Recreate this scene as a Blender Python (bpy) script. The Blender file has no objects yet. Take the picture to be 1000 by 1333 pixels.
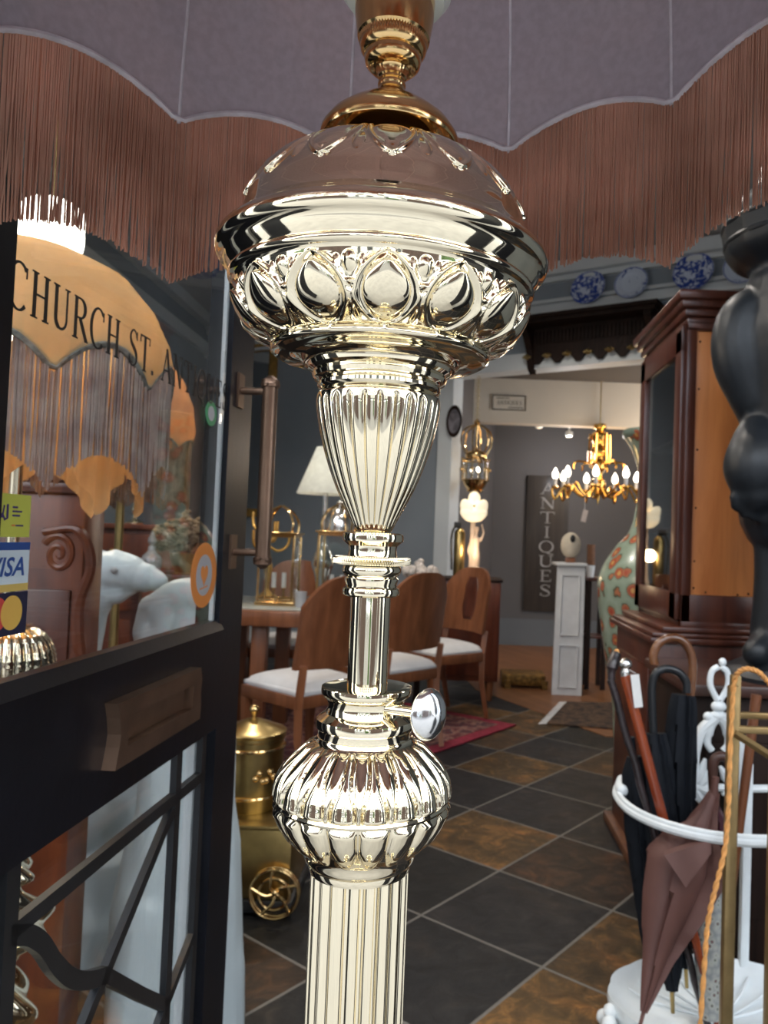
import bpy, bmesh, math, random
from mathutils import Vector, Matrix
random.seed(7)
PI = math.pi
SC = bpy.context.scene
COL = SC.collection

# ------------------------------------------------------------------ camera
CAM_H = 1.25
PITCH, ROLL = math.radians(2.0), math.radians(2.15)
R0 = Vector((1, 0, 0)); FW = Vector((0, math.cos(PITCH), math.sin(PITCH))); U0 = Vector((0, -math.sin(PITCH), math.cos(PITCH)))
RC = math.cos(ROLL) * R0 + math.sin(ROLL) * U0
UC = -math.sin(ROLL) * R0 + math.cos(ROLL) * U0
CO = Vector((0, 0, CAM_H))
cd = bpy.data.cameras.new('camera'); cam = bpy.data.objects.new('camera', cd); COL.objects.link(cam)
cd.sensor_fit = 'HORIZONTAL'; cd.sensor_width = 36; cd.lens = 36; cd.shift_x = -0.09; cd.clip_start = 0.02; cd.clip_end = 300
B = -FW
cam.matrix_world = Matrix(((RC.x, UC.x, B.x, CO.x), (RC.y, UC.y, B.y, CO.y), (RC.z, UC.z, B.z, CO.z), (0, 0, 0, 1)))
cd.dof.use_dof = True; cd.dof.focus_distance = 0.43; cd.dof.aperture_fstop = 24
SC.camera = cam

# ------------------------------------------------------------------ exposure, world, lights
SC.view_settings.view_transform = 'Standard'; SC.view_settings.look = 'None'
SC.view_settings.exposure = 0.0; SC.view_settings.gamma = 1.0; SC.view_settings.use_curve_mapping = False
SKY = 5.0
w = bpy.data.worlds.new('world'); SC.world = w; w.use_nodes = True
nt = w.node_tree; nt.nodes.clear()
wo = nt.nodes.new('ShaderNodeOutputWorld'); bg = nt.nodes.new('ShaderNodeBackground')
tc = nt.nodes.new('ShaderNodeTexCoord'); ns = nt.nodes.new('ShaderNodeTexNoise'); cr = nt.nodes.new('ShaderNodeValToRGB')
ns.inputs['Scale'].default_value = 2.2; ns.inputs['Detail'].default_value = 4
cr.color_ramp.elements[0].position = 0.35; cr.color_ramp.elements[0].color = (0.62, 0.78, 1.0, 1)
cr.color_ramp.elements[1].position = 0.6; cr.color_ramp.elements[1].color = (1, 1, 1, 1)
nt.links.new(tc.outputs['Generated'], ns.inputs['Vector']); nt.links.new(ns.outputs['Fac'], cr.inputs['Fac'])
nt.links.new(cr.outputs['Color'], bg.inputs['Color']); bg.inputs['Strength'].default_value = SKY
nt.links.new(bg.outputs[0], wo.inputs[0])

def light(name, kind, loc, energy, color=(1, 1, 1), size=0.1, rot=None, spot=None):
    l = bpy.data.lights.new(name, kind); l.energy = energy; l.color = color
    if kind in ('POINT', 'SPOT'): l.shadow_soft_size = size
    if kind == 'AREA': l.size = size
    if spot: l.spot_size = spot; l.spot_blend = 0.6
    o = bpy.data.objects.new(name, l); COL.objects.link(o); o.location = loc
    if rot: o.rotation_euler = rot
    return o
WARM = (1.0, 0.72, 0.42)
# added spot lights without fixtures, brightening the main room from above
for i, (x, y, e) in enumerate([(-1.3, 2.4, 22), (-1.2, 4.6, 26), (0.3, 3.4, 16), (0.4, 5.4, 16)]):
    light('ceiling_fill_spot', 'SPOT', (x, y, 3.55), e * 4.0, (1, 0.92, 0.82), 0.05, (0, 0, 0), 2.6)

# ------------------------------------------------------------------ pixel helpers (measured points -> places in the shop)
def ray(x, y): return FW + (x - 590) / 1000 * RC + (667 - y) / 1000 * UC
def at(x, y, d): v = ray(x, y); return CO + v * (d / v.y)
def fl(x, y, z=0.0): v = ray(x, y); return CO + v * ((z - CAM_H) / v.z)
WA, WB = Vector((.41, 7.05, 0)), Vector((1.5, 6.4, 0))
WU = (WB - WA).normalized(); WN = Vector((WU.y, -WU.x, 0)); WN = WN if WN.y < 0 else -WN
def onw(x, y, off=0.0):
    v = ray(x, y); t = ((WA + WN * off - CO).dot(WN)) / v.dot(WN); return CO + v * t

# ------------------------------------------------------------------ materials
MATS = {}
def newmat(name):
    m = bpy.data.materials.new(name); m.use_nodes = True; MATS[name] = m
    return m, m.node_tree, m.node_tree.nodes['Principled BSDF']
def coords(t, scale=(1, 1, 1), rot=(0, 0, 0), kind='Object'):
    c = t.nodes.new('ShaderNodeTexCoord'); mp = t.nodes.new('ShaderNodeMapping')
    mp.inputs['Scale'].default_value = scale; mp.inputs['Rotation'].default_value = rot
    t.links.new(c.outputs[kind], mp.inputs[0]); return mp.outputs[0]
def ramp(t, fac, stops):
    r = t.nodes.new('ShaderNodeValToRGB'); e = r.color_ramp.elements
    e[0].position, e[0].color = stops[0][0], (*stops[0][1], 1)
    e[1].position, e[1].color = stops[-1][0], (*stops[-1][1], 1)
    for p, c in stops[1:-1]:
        x = e.new(p); x.color = (*c, 1)
    t.links.new(fac, r.inputs[0]); return r.outputs[0]
def noise(t, vec, scale, detail=3, rough=0.5, dist=0.0):
    n = t.nodes.new('ShaderNodeTexNoise'); n.inputs['Scale'].default_value = scale; n.inputs['Detail'].default_value = detail
    n.inputs['Roughness'].default_value = rough; n.inputs['Distortion'].default_value = dist
    t.links.new(vec, n.inputs['Vector']); return n.outputs['Fac']
def bump(t, h, b, strength=0.3, dist=0.01):
    n = t.nodes.new('ShaderNodeBump'); n.inputs['Strength'].default_value = strength; n.inputs['Distance'].default_value = dist
    t.links.new(h, n.inputs['Height']); t.links.new(n.outputs[0], b.inputs['Normal'])
def plain(name, c, rough=0.5, metal=0.0, var=0.12, scale=6, bmp=0.0, coat=0.0, spec=0.5):
    m, t, b = newmat(name)
    v = coords(t); f = noise(t, v, scale, 4)
    lo = tuple(max(0, x * (1 - var)) for x in c); hi = tuple(min(1, x * (1 + var)) for x in c)
    t.links.new(ramp(t, f, [(0.3, lo), (0.7, hi)]), b.inputs['Base Color'])
    b.inputs['Roughness'].default_value = rough; b.inputs['Metallic'].default_value = metal
    b.inputs['Coat Weight'].default_value = coat; b.inputs['Specular IOR Level'].default_value = spec
    if bmp: bump(t, noise(t, v, scale * 6, 3), b, bmp, 0.004)
    return m
def wood(name, dark, light_, rough=0.35, scale=3.0, stretch=(6, 6, 0.6), coat=0.2, spec=.5):
    m, t, b = newmat(name)
    v = coords(t, stretch); f = noise(t, v, scale, 6, 0.6, 0.6)
    t.links.new(ramp(t, f, [(0.3, dark), (0.52, tuple((a + c) / 2 for a, c in zip(dark, light_))), (0.72, light_)]), b.inputs['Base Color'])
    b.inputs['Roughness'].default_value = rough; b.inputs['Coat Weight'].default_value = coat; b.inputs['Coat Roughness'].default_value = 0.2; b.inputs['Specular IOR Level'].default_value = spec
    return m
def emis(name, c, s):
    m, t, b = newmat(name); b.inputs['Base Color'].default_value = (*c, 1)
    b.inputs['Emission Color'].default_value = (*c, 1); b.inputs['Emission Strength'].default_value = s
    return m
def cloth(name, c, trans=0.4, var=0.1, scale=40, c2=None):
    m, t, b = newmat(name); t.nodes.remove(b)
    o = t.nodes['Material Output']; d = t.nodes.new('ShaderNodeBsdfDiffuse'); tr = t.nodes.new('ShaderNodeBsdfTranslucent'); mx = t.nodes.new('ShaderNodeMixShader')
    v = coords(t); f = noise(t, v, scale, 3); c2 = c2 or tuple(x * (1 - 2 * var) for x in c)
    col = ramp(t, f, [(0.35, c2), (0.65, c)])
    t.links.new(col, d.inputs['Color']); t.links.new(col, tr.inputs['Color']); mx.inputs[0].default_value = trans
    t.links.new(d.outputs[0], mx.inputs[1]); t.links.new(tr.outputs[0], mx.inputs[2]); t.links.new(mx.outputs[0], o.inputs[0])
    return m
def glassmat(name, tint=(1, 1, 1), ior=1.45, rough=0.0, add=.03):
    m, t, b = newmat(name); t.nodes.remove(b)
    o = t.nodes['Material Output']; tr = t.nodes.new('ShaderNodeBsdfTransparent'); g = t.nodes.new('ShaderNodeBsdfGlossy'); mx = t.nodes.new('ShaderNodeMixShader'); lw = t.nodes.new('ShaderNodeLayerWeight'); pw = t.nodes.new('ShaderNodeMath'); fr = t.nodes.new('ShaderNodeMath')
    tr.inputs[0].default_value = (*tint, 1); g.inputs['Roughness'].default_value = rough; lw.inputs[0].default_value = .5; pw.operation = 'POWER'; pw.inputs[1].default_value = 3; fr.operation = 'MULTIPLY_ADD'; fr.inputs[1].default_value = .55; fr.inputs[2].default_value = add
    t.links.new(lw.outputs['Facing'], pw.inputs[0]); t.links.new(pw.outputs[0], fr.inputs[0])
    t.links.new(fr.outputs[0], mx.inputs[0]); t.links.new(tr.outputs[0], mx.inputs[1]); t.links.new(g.outputs[0], mx.inputs[2]); t.links.new(mx.outputs[0], o.inputs[0])
    return m

BRASS = plain('polished_brass', (0.94, 0.84, 0.62), 0.055, 1.0, 0.03, 4)
BRASS_D = plain('warm_brass', (0.78, 0.53, 0.24), 0.14, 1.0, 0.08, 8)
BRASS_OLD = plain('aged_brass', (0.40, 0.29, 0.12), 0.3, 1.0, 0.25, 12)
GILT = plain('gilt', (0.62, 0.36, 0.10), 0.4, 0.7, 0.25, 14)
SILVER = plain('silver', (0.85, 0.85, 0.83), 0.15, 1.0, 0.08, 8)
BRONZE = plain('bronze', (0.23, 0.145, 0.10), 0.35, 0.8, 0.2, 14)
BLACK_PAINT = plain('black_gloss_paint', (0.005, 0.006, 0.010), 0.34, 0, 0.3, 10, 0.05, 0.0, 0.3)
IRON = plain('black_iron', (0.012, 0.013, 0.015), 0.4, 0, 0.3, 12)
WALL = plain('grey_blue_wall_paint', (0.24, 0.275, 0.31), 0.8, 0, 0.05, 2)
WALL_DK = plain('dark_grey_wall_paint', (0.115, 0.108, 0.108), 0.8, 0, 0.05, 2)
TRIM = plain('white_gloss_trim', (0.62, 0.66, 0.68), 0.5, 0, 0.04, 3)
CREAM = plain('cream_painted_beam', (0.62, 0.55, 0.45), 0.7, 0, 0.05, 2)
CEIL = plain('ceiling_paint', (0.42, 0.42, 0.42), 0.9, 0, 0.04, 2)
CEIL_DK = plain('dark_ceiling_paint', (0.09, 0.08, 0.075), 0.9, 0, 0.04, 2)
MAHOG = wood('mahogany', (0.045, 0.012, 0.008), (0.12, 0.035, 0.018), 0.3)
MAHOG_R = wood('red_figured_mahogany', (0.055, 0.014, 0.007), (0.20, 0.05, 0.016), 0.35, 2.2, (4, 4, 1.2))
WALNUT = wood('chair_walnut', (0.13, 0.042, 0.016), (0.27, 0.10, 0.042), 0.35)
DARKWOOD = wood('dark_carved_oak', (0.009, 0.005, 0.004), (0.028, 0.014, 0.010), 0.6, coat=0.0, spec=.2)
ORANGEW = wood('orange_pine_panel', (0.50, 0.15, 0.035), (0.82, 0.31, 0.088), 0.5, 2.0, (5, 5, 0.5))
EBONY = plain('black_ebony', (0.006, 0.009, 0.013), 0.45, 0, 0.3, 9, 0.12)
MARBLE = plain('white_marble', (0.52, 0.60, 0.63), 0.4, 0, 0.06, 5)
WHITE_IRON = plain('white_painted_cast_iron', (0.78, 0.83, 0.85), 0.35, 0, 0.05, 14)
SEATW = plain('white_seat_cloth', (0.62, 0.62, 0.63), 0.85, 0, 0.04, 20)
PLASTER = plain('white_chalk_paint', (0.62, 0.63, 0.64), 0.8, 0, 0.08, 8)
BLACKCLOTH = plain('black_umbrella_cloth', (0.006, 0.008, 0.012), 0.7, 0, 0.2, 10, 0, 0, .2)
BROWNCLOTH = plain('brown_umbrella_cloth', (0.125, 0.055, 0.045), 0.6, 0, 0.1, 10)
MAROON = plain('maroon_umbrella_cloth', (0.06, 0.014, 0.022), 0.55, 0, 0.15, 10)
STRAW = plain('orange_straw_cord', (0.62, 0.29, 0.085), 0.7, 0, 0.2, 60)
TAG = plain('white_paper', (0.75, 0.75, 0.74), 0.8, 0, 0.03, 10)
GLASS = glassmat('window_glass', (0.97, 0.98, 0.98))
CLEAR = glassmat('clear_glass', (0.95, 0.97, 0.97), 1.5)
INK = plain('black_vinyl', (0.012, 0.01, 0.009), 0.5, 0, 0.1, 10)
BULB = emis('lit_bulb', (1, 0.9, 0.72), 8)
GLOW = emis('lit_opal_glass', (1, 0.86, 0.62), 0.75)
LINING = cloth('lavender_lining', (0.55, 0.52, 0.585), 0.35, 0.06, 120)
PINKSILK = cloth('dusty_pink_silk', (0.60, 0.40, 0.34), 0.5)
FRINGE = cloth('dusty_pink_fringe', (0.86, 0.55, 0.41), 0.4, 0.2, 9, (0.58, 0.33, 0.235))
CREAMSILK = cloth('cream_silk_shade', (0.86, 0.68, 0.42), 0.55, 0.1, 9)
ORANGESILK = cloth('orange_silk_shade', (0.74, 0.47, 0.24), 0.55, 0.1, 9)
GREYFRINGE = cloth('grey_pink_fringe', (0.62, 0.52, 0.46), 0.3, 0.2, 25, (0.42, 0.32, 0.29))
WHITESHADE = cloth('white_pleated_shade', (0.80, 0.82, 0.78), 0.5, 0.05, 30)
SEAM = cloth('pale_seam_tape', (0.92, 0.90, 0.95), 0.3)
BRAID = cloth('grey_braid', (0.42, 0.41, 0.36), 0.2, 0.3, 90)

# ------------------------------------------------------------------ mesh builder
WM = {}
class MB:
    def __init__(s): s.v = []; s.f = []
    def add(s, vs, fs):
        k = len(s.v); s.v += [Vector(p) for p in vs]; s.f += [tuple(i + k for i in f) for f in fs]; return s
    def box(s, c, size, M=None, taper=1.0):
        x, y, z = (q / 2 for q in size); c = Vector(c); vs = []
        for dz in (-1, 1):
            k = taper if dz > 0 else 1
            for dx, dy in ((-1, -1), (1, -1), (1, 1), (-1, 1)):
                p = Vector((dx * x * k, dy * y * k, dz * z))
                vs.append(c + ((M @ p) if M else p))
        return s.add(vs, [(3, 2, 1, 0), (4, 5, 6, 7), (0, 1, 5, 4), (1, 2, 6, 5), (2, 3, 7, 6), (3, 0, 4, 7)])
    def bbox(s, c, size, b=0.004, M=None):           # bevelled box
        bm = bmesh.new(); bmesh.ops.create_cube(bm, size=1)
        for v in bm.verts: v.co = Vector((v.co.x * size[0], v.co.y * size[1], v.co.z * size[2]))
        bmesh.ops.bevel(bm, geom=list(bm.edges), offset=min(b, min(size) * .45), segments=2, affect='EDGES', profile=.5)
        bm.verts.index_update(); c = Vector(c)
        s.add([c + ((M @ v.co) if M else v.co) for v in bm.verts], [[v.index for v in f.verts] for f in bm.faces]); bm.free(); return s
    def tube(s, pts, r, seg=10, caps=True, flat=None):
        pts = [Vector(p) for p in pts]; n = len(pts); rs = r if isinstance(r, (list, tuple)) else [r] * n
        vs, fs = [], []; prev = None
        for i, p in enumerate(pts):
            d = (pts[min(i + 1, n - 1)] - pts[max(i - 1, 0)]).normalized()
            if prev is None:
                a = Vector((0, 0, 1)) if abs(d.z) < .9 else Vector((1, 0, 0)); u = d.cross(a).normalized()
            else:
                u = prev - d * prev.dot(d); u = u.normalized() if u.length > 1e-6 else d.orthogonal().normalized()
            prev = u; q = d.cross(u)
            for k in range(seg):
                t = 2 * PI * k / seg; vs.append(p + (u * math.cos(t) + q * math.sin(t) * (flat or 1)) * rs[i])
        for i in range(n - 1):
            for k in range(seg):
                a, b = i * seg + k, i * seg + (k + 1) % seg; fs.append((a, b, b + seg, a + seg))
        if caps: fs.append(tuple(range(seg - 1, -1, -1))); fs.append(tuple((n - 1) * seg + k for k in range(seg)))
        return s.add(vs, fs)
    def lathe(s, prof, seg=48, c=(0, 0, 0), disp=None, M=None, cap=True):
        c = Vector(c); vs, fs = [], []; n = len(prof)
        for i, (r, z) in enumerate(prof):
            for k in range(seg):
                t = 2 * PI * k / seg; rr = max(r + (disp(t, i, r, z) if disp else 0), 1e-5)
                p = Vector((rr * math.cos(t), rr * math.sin(t), z)); vs.append(c + ((M @ p) if M else p))
        for i in range(n - 1):
            for k in range(seg):
                a, b = i * seg + k, i * seg + (k + 1) % seg; fs.append((a, b, b + seg, a + seg))
        if cap and prof[0][0] > 1e-4: fs.append(tuple(range(seg - 1, -1, -1)))
        if cap and prof[-1][0] > 1e-4: fs.append(tuple((n - 1) * seg + k for k in range(seg)))
        return s.add(vs, fs)
    def sph(s, c, r, seg=20, rings=12, M=None):
        r = r if isinstance(r, (list, tuple)) else (r, r, r); c = Vector(c); vs, fs = [], []
        for i in range(rings + 1):
            ph = PI * i / rings
            for k in range(seg):
                t = 2 * PI * k / seg; q = max(math.sin(ph), 1e-4)
                p = Vector((r[0] * q * math.cos(t), r[1] * q * math.sin(t), -r[2] * math.cos(ph))); vs.append(c + ((M @ p) if M else p))
        for i in range(rings):
            for k in range(seg):
                a, b = i * seg + k, i * seg + (k + 1) % seg; fs.append((a, b, b + seg, a + seg))
        fs.append(tuple(range(seg - 1, -1, -1))); fs.append(tuple(rings * seg + k for k in range(seg)))
        return s.add(vs, fs)
    def prism(s, outline, o, ux, uy, un, depth):       # 2-D outline in axes ux,uy, thickness along un
        o, ux, uy, un = Vector(o), Vector(ux), Vector(uy), Vector(un); n = len(outline)
        vs = [o + ux * a + uy * b for a, b in outline] + [o + ux * a + uy * b + un * depth for a, b in outline]
        fs = [tuple(range(n - 1, -1, -1)), tuple(range(n, 2 * n))] + [(i, (i + 1) % n, (i + 1) % n + n, i + n) for i in range(n)]
        return s.add(vs, fs)
    def ribbon(s, pts2, wid, o, ux, uy, un, depth):      # stroke of constant width in a plane, with thickness
        n = len(pts2); L, Rr = [], []
        for i in range(n):
            a = pts2[max(i - 1, 0)]; b = pts2[min(i + 1, n - 1)]; dx, dy = b[0] - a[0], b[1] - a[1]; l = math.hypot(dx, dy) or 1
            wv = wid[i] if isinstance(wid, (list, tuple)) else wid
            nx, ny = -dy / l * wv / 2, dx / l * wv / 2
            L.append((pts2[i][0] + nx, pts2[i][1] + ny)); Rr.append((pts2[i][0] - nx, pts2[i][1] - ny))
        o, ux, uy, un = Vector(o), Vector(ux), Vector(uy), Vector(un)
        vs = []
        for k in range(n):
            for (a, b) in (L[k], Rr[k]):
                vs.append(o + ux * a + uy * b); vs.append(o + ux * a + uy * b + un * depth)
        fs = []
        for k in range(n - 1):
            a = 4 * k; b = a + 4
            fs += [(a, a + 2, b + 2, b), (a + 1, b + 1, b + 3, a + 3), (a, b, b + 1, a + 1), (a + 2, a + 3, b + 3, b + 2)]
        fs += [(0, 1, 3, 2), (4 * n - 4, 4 * n - 2, 4 * n - 1, 4 * n - 3)]
        return s.add(vs, fs)
    def grid(s, fn, nu, nv, closeu=False):
        vs = [fn(i / nu, j / nv) for j in range(nv + 1) for i in range(nu if closeu else nu + 1)]
        w_ = nu if closeu else nu + 1
        fs = [(j * w_ + i, j * w_ + (i + 1) % w_, (j + 1) * w_ + (i + 1) % w_, (j + 1) * w_ + i) for j in range(nv) for i in range(nu)]
        return s.add(vs, fs)
    def build(s, name, mat, parent=None, smooth=35, solid=0, remesh=0):
        me = bpy.data.meshes.new(name); M = WM.get(parent) if parent else None
        inv = M.inverted() if M else None
        me.from_pydata([tuple(inv @ p) if inv else tuple(p) for p in s.v], [], s.f); me.validate()
        bm = bmesh.new(); bm.from_mesh(me); bmesh.ops.recalc_face_normals(bm, faces=bm.faces); bm.to_mesh(me); bm.free()
        me.materials.append(mat)
        if smooth: me.shade_smooth(); me.set_sharp_from_angle(angle=math.radians(smooth))
        o = bpy.data.objects.new(name, me); COL.objects.link(o)
        if parent: o.parent = parent; WM[o] = M
        else: WM[o] = Matrix.Identity(4)
        if solid: md = o.modifiers.new('solid', 'SOLIDIFY'); md.thickness = solid; md.offset = 0
        if remesh:
            md = o.modifiers.new('remesh', 'REMESH'); md.mode = 'VOXEL'; md.voxel_size = remesh; md.use_smooth_shade = True
            md = o.modifiers.new('smooth', 'SMOOTH'); md.iterations = 3
        return o
def tag(o, label, cat, group=None, kind=None):
    o['label'] = label; o['category'] = cat
    if group: o['group'] = group
    if kind: o['kind'] = kind
    return o
def thing(name, label, cat, loc=(0, 0, 0), rz=0.0, group=None):
    o = bpy.data.objects.new(name, None); COL.objects.link(o); o.empty_display_size = .05
    o.location = loc; o.rotation_euler = (0, 0, rz); WM[o] = Matrix.Translation(Vector(loc)) @ Matrix.Rotation(rz, 4, 'Z')
    return tag(o, label, cat, group)
def struct(o): o['kind'] = 'structure'; return o
def copy_tree(o, parent=None):
    c = o.copy(); COL.objects.link(c)
    if parent: c.parent = parent
    for ch in list(o.children): copy_tree(ch, c)
    return c
def arc(cx, cy, r, a0, a1, n=10): return [(cx + r * math.cos(a0 + (a1 - a0) * i / n), cy + r * math.sin(a0 + (a1 - a0) * i / n)) for i in range(n + 1)]
def lerp(a, b, t): return a + (b - a) * t
def spline(pts, n=8):                                     # Catmull-Rom through points
    pts = [Vector(p) for p in pts]; out = []
    P = [2 * pts[0] - pts[1]] + pts + [2 * pts[-1] - pts[-2]]
    for i in range(1, len(P) - 2):
        for k in range(n):
            t = k / n; a, b, c, d = P[i - 1], P[i], P[i + 1], P[i + 2]
            out.append(.5 * ((2 * b) + (c - a) * t + (2 * a - 5 * b + 4 * c - d) * t * t + (3 * b - a - 3 * c + d) * t ** 3))
    return out + [pts[-1]]
def resample(prof, n):                                    # smooth profile of (r, z)
    q = spline([(r, 0, z) for r, z in prof], n); return [(p.x, p.z) for p in q]
X_, Y_, Z_ = Vector((1, 0, 0)), Vector((0, 1, 0)), Vector((0, 0, 1))
# ==SETTING==
# ------------------------------------------------------------------ setting
def tile_material():
    m, t, b = newmat('slate_tiles'); N, L = t.nodes, t.links
    c = N.new('ShaderNodeTexCoord'); mp = N.new('ShaderNodeMapping'); mp.vector_type = 'TEXTURE'
    mp.inputs['Location'].default_value = (.226, 2.958, 0); mp.inputs['Rotation'].default_value = (0, 0, math.radians(52.4)); mp.inputs['Scale'].default_value = (.462, .466, 1)
    L.new(c.outputs['Object'], mp.inputs[0])
    fl_ = N.new('ShaderNodeVectorMath'); fl_.operation = 'FLOOR'; L.new(mp.outputs[0], fl_.inputs[0])
    fr = N.new('ShaderNodeVectorMath'); fr.operation = 'FRACTION'; L.new(mp.outputs[0], fr.inputs[0])
    wn = N.new('ShaderNodeTexWhiteNoise'); wn.noise_dimensions = '3D'; L.new(fl_.outputs[0], wn.inputs['Vector'])
    sx = N.new('ShaderNodeSeparateXYZ'); L.new(fr.outputs[0], sx.inputs[0])
    def edge(o):
        a = N.new('ShaderNodeMath'); a.operation = 'SUBTRACT'; L.new(o, a.inputs[0]); a.inputs[1].default_value = .5
        q = N.new('ShaderNodeMath'); q.operation = 'ABSOLUTE'; L.new(a.outputs[0], q.inputs[0]); return q.outputs[0]
    mxx = N.new('ShaderNodeMath'); mxx.operation = 'MAXIMUM'; L.new(edge(sx.outputs[0]), mxx.inputs[0]); L.new(edge(sx.outputs[1]), mxx.inputs[1])
    gr = N.new('ShaderNodeMapRange'); gr.inputs[1].default_value = .487; gr.inputs[2].default_value = .491; L.new(mxx.outputs[0], gr.inputs[0])
    tn = N.new('ShaderNodeAttribute'); tn.attribute_name = 'tone'
    base = ramp(t, tn.outputs['Fac'], [(0, (.009, .0105, .012)), (.40, (.015, .0155, .022)), (.5, (.036, .021, .014)), (.72, (.080, .048, .021)), (1, (.145, .080, .028))])
    off = N.new('ShaderNodeVectorMath'); off.operation = 'ADD'; L.new(c.outputs['Object'], off.inputs[0]); L.new(wn.outputs['Color'], off.inputs[1])
    n1 = noise(t, off.outputs[0], 11, 10, .72, .9); n2 = noise(t, off.outputs[0], 2.5, 4, .6, 1.5)
    rust = ramp(t, n2, [(.45, (.35, .38, .4)), (.56, (1, .85, .7)), (.72, (2.2, 1.4, .8))])
    mul = N.new('ShaderNodeMix'); mul.data_type = 'RGBA'; mul.blend_type = 'MULTIPLY'; mul.inputs[0].default_value = .8
    L.new(base, mul.inputs[6]); L.new(ramp(t, n1, [(.32, (.25, .26, .28)), (.5, (.9, .9, .9)), (.68, (2.7, 2.4, 1.9))]), mul.inputs[7])
    mu2 = N.new('ShaderNodeMix'); mu2.data_type = 'RGBA'; mu2.blend_type = 'MULTIPLY'; mu2.inputs[0].default_value = .55
    L.new(mul.outputs[2], mu2.inputs[6]); L.new(rust, mu2.inputs[7])
    gm = N.new('ShaderNodeMix'); gm.data_type = 'RGBA'; L.new(gr.outputs[0], gm.inputs[0]); L.new(mu2.outputs[2], gm.inputs[6]); gm.inputs[7].default_value = (.15, .14, .125, 1)
    L.new(gm.outputs[2], b.inputs['Base Color']); b.inputs['Roughness'].default_value = .5; b.inputs['Specular IOR Level'].default_value = .3
    bump(t, n1, b, .35, .01); return m
def plank_material(name, dark, lite, rot):
    m, t, b = newmat(name)
    v = coords(t, (1, 1, 1), (0, 0, rot)); br = t.nodes.new('ShaderNodeTexBrick'); t.links.new(v, br.inputs[0])
    br.inputs['Color1'].default_value = (*dark, 1); br.inputs['Color2'].default_value = (*lite, 1); br.inputs['Mortar'].default_value = (.03, .015, .008, 1)
    br.inputs['Scale'].default_value = 4; br.inputs['Mortar Size'].default_value = .006; br.inputs['Brick Width'].default_value = 2.5; br.inputs['Row Height'].default_value = .32
    t.links.new(br.outputs[0], b.inputs['Base Color']); b.inputs['Roughness'].default_value = .4; return m
def quad(pts): return MB().add(pts, [tuple(range(len(pts)))])
def slab(pts, z0, z1):
    n = len(pts); return MB().add([(x, y, z0) for x, y in pts] + [(x, y, z1) for x, y in pts], [tuple(range(n - 1, -1, -1)), tuple(range(n, 2 * n))] + [(i, (i + 1) % n, (i + 1) % n + n, i + n) for i in range(n)])
XL, XR, YF = -3.0, 2.9, 0.62
ZC = 3.75
w1 = WA + WU * 1.35; w0 = WA - WU * 5.2
def tile_floor():
    a = math.radians(52.4); O = Vector((.226, 2.958, 0)); E1 = Vector((math.cos(a), math.sin(a), 0)) * .462; E2 = Vector((-math.sin(a), math.cos(a), 0)) * .466
    def cell(p): d = p - O; return (math.floor(d.dot(E1) / .462 ** 2), math.floor(d.dot(E2) / .466 ** 2))
    tone = {cell(fl(x, y)): v for x, y, v in [(600, 1090, .86), (632, 995, .8), (560, 1140, .04), (645, 1205, .22), (575, 1270, .14), (725, 1140, .5), (690, 1060, .36), (775, 1100, .2), (800, 1225, .76), (690, 1315, 1.0), (715, 1015, .33), (700, 962, .3), (770, 1000, .62), (640, 968, .6), (345, 1260, .52), (350, 1188, .05), (365, 1318, .1)]}
    rng = random.Random(3); bm = bmesh.new(); ly = bm.faces.layers.float.new('tone')
    for i in range(-12, 16):
        for j in range(-14, 18):
            c = O + E1 * (i + .5) + E2 * (j + .5)
            if c.y < 0 or c.y > 9.2 or c.x < -3.8 or c.x > 3.9 or (c.x > .5 and c.y > 6.9): continue
            f = bm.faces.new([bm.verts.new(O + E1 * (i + p) + E2 * (j + q)) for p, q in ((0, 0), (1, 0), (1, 1), (0, 1))]); f[ly] = tone.get((i, j), rng.choice([.05, .15, .25, .3, .35, .5, .62, .78, .9]))
    bmesh.ops.remove_doubles(bm, verts=bm.verts, dist=1e-4)
    for co, no in (((0, .55, 0), (0, -1, 0)), ((3.3, 0, 0), (1, 0, 0)), ((XL - .3, 0, 0), (-1, 0, 0))): bmesh.ops.bisect_plane(bm, geom=bm.verts[:] + bm.edges[:] + bm.faces[:], plane_co=co, plane_no=no, clear_outer=True)
    me = bpy.data.meshes.new('floor'); bm.to_mesh(me); bm.free(); me.materials.append(tile_material())
    o = bpy.data.objects.new('floor', me); COL.objects.link(o); md = o.modifiers.new('solid', 'SOLIDIFY'); md.thickness = .1; md.offset = -1; return o
struct(tile_floor())
struct(slab([(3.3, 5.0), (1.05, 5.05), (.25, 6.45), (.1, 7.3), (-1.5, 8.2), (-1.5, 11), (4.2, 11), (4.2, 5.0)], -.1, .004).build('floor_back', plank_material('oak_boards', (.20, .082, .032), (.27, .115, .048), 1.1), None, 0))
struct(slab([(XL - .1, YF), (XR + .1, YF), (XR + .1, 5.7), (XL - .1, 9.3)], ZC, ZC + .1).build('ceiling', CEIL, None, 0))
struct(MB().box((XL - .05, 5, ZC / 2), (.1, 9.0, ZC)).build('wall_left', WALL, None, 0))
struct(MB().box((XR + .05, 3.05, ZC / 2), (.1, 4.9, ZC)).build('wall_right', WALL, None, 0))
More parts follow.
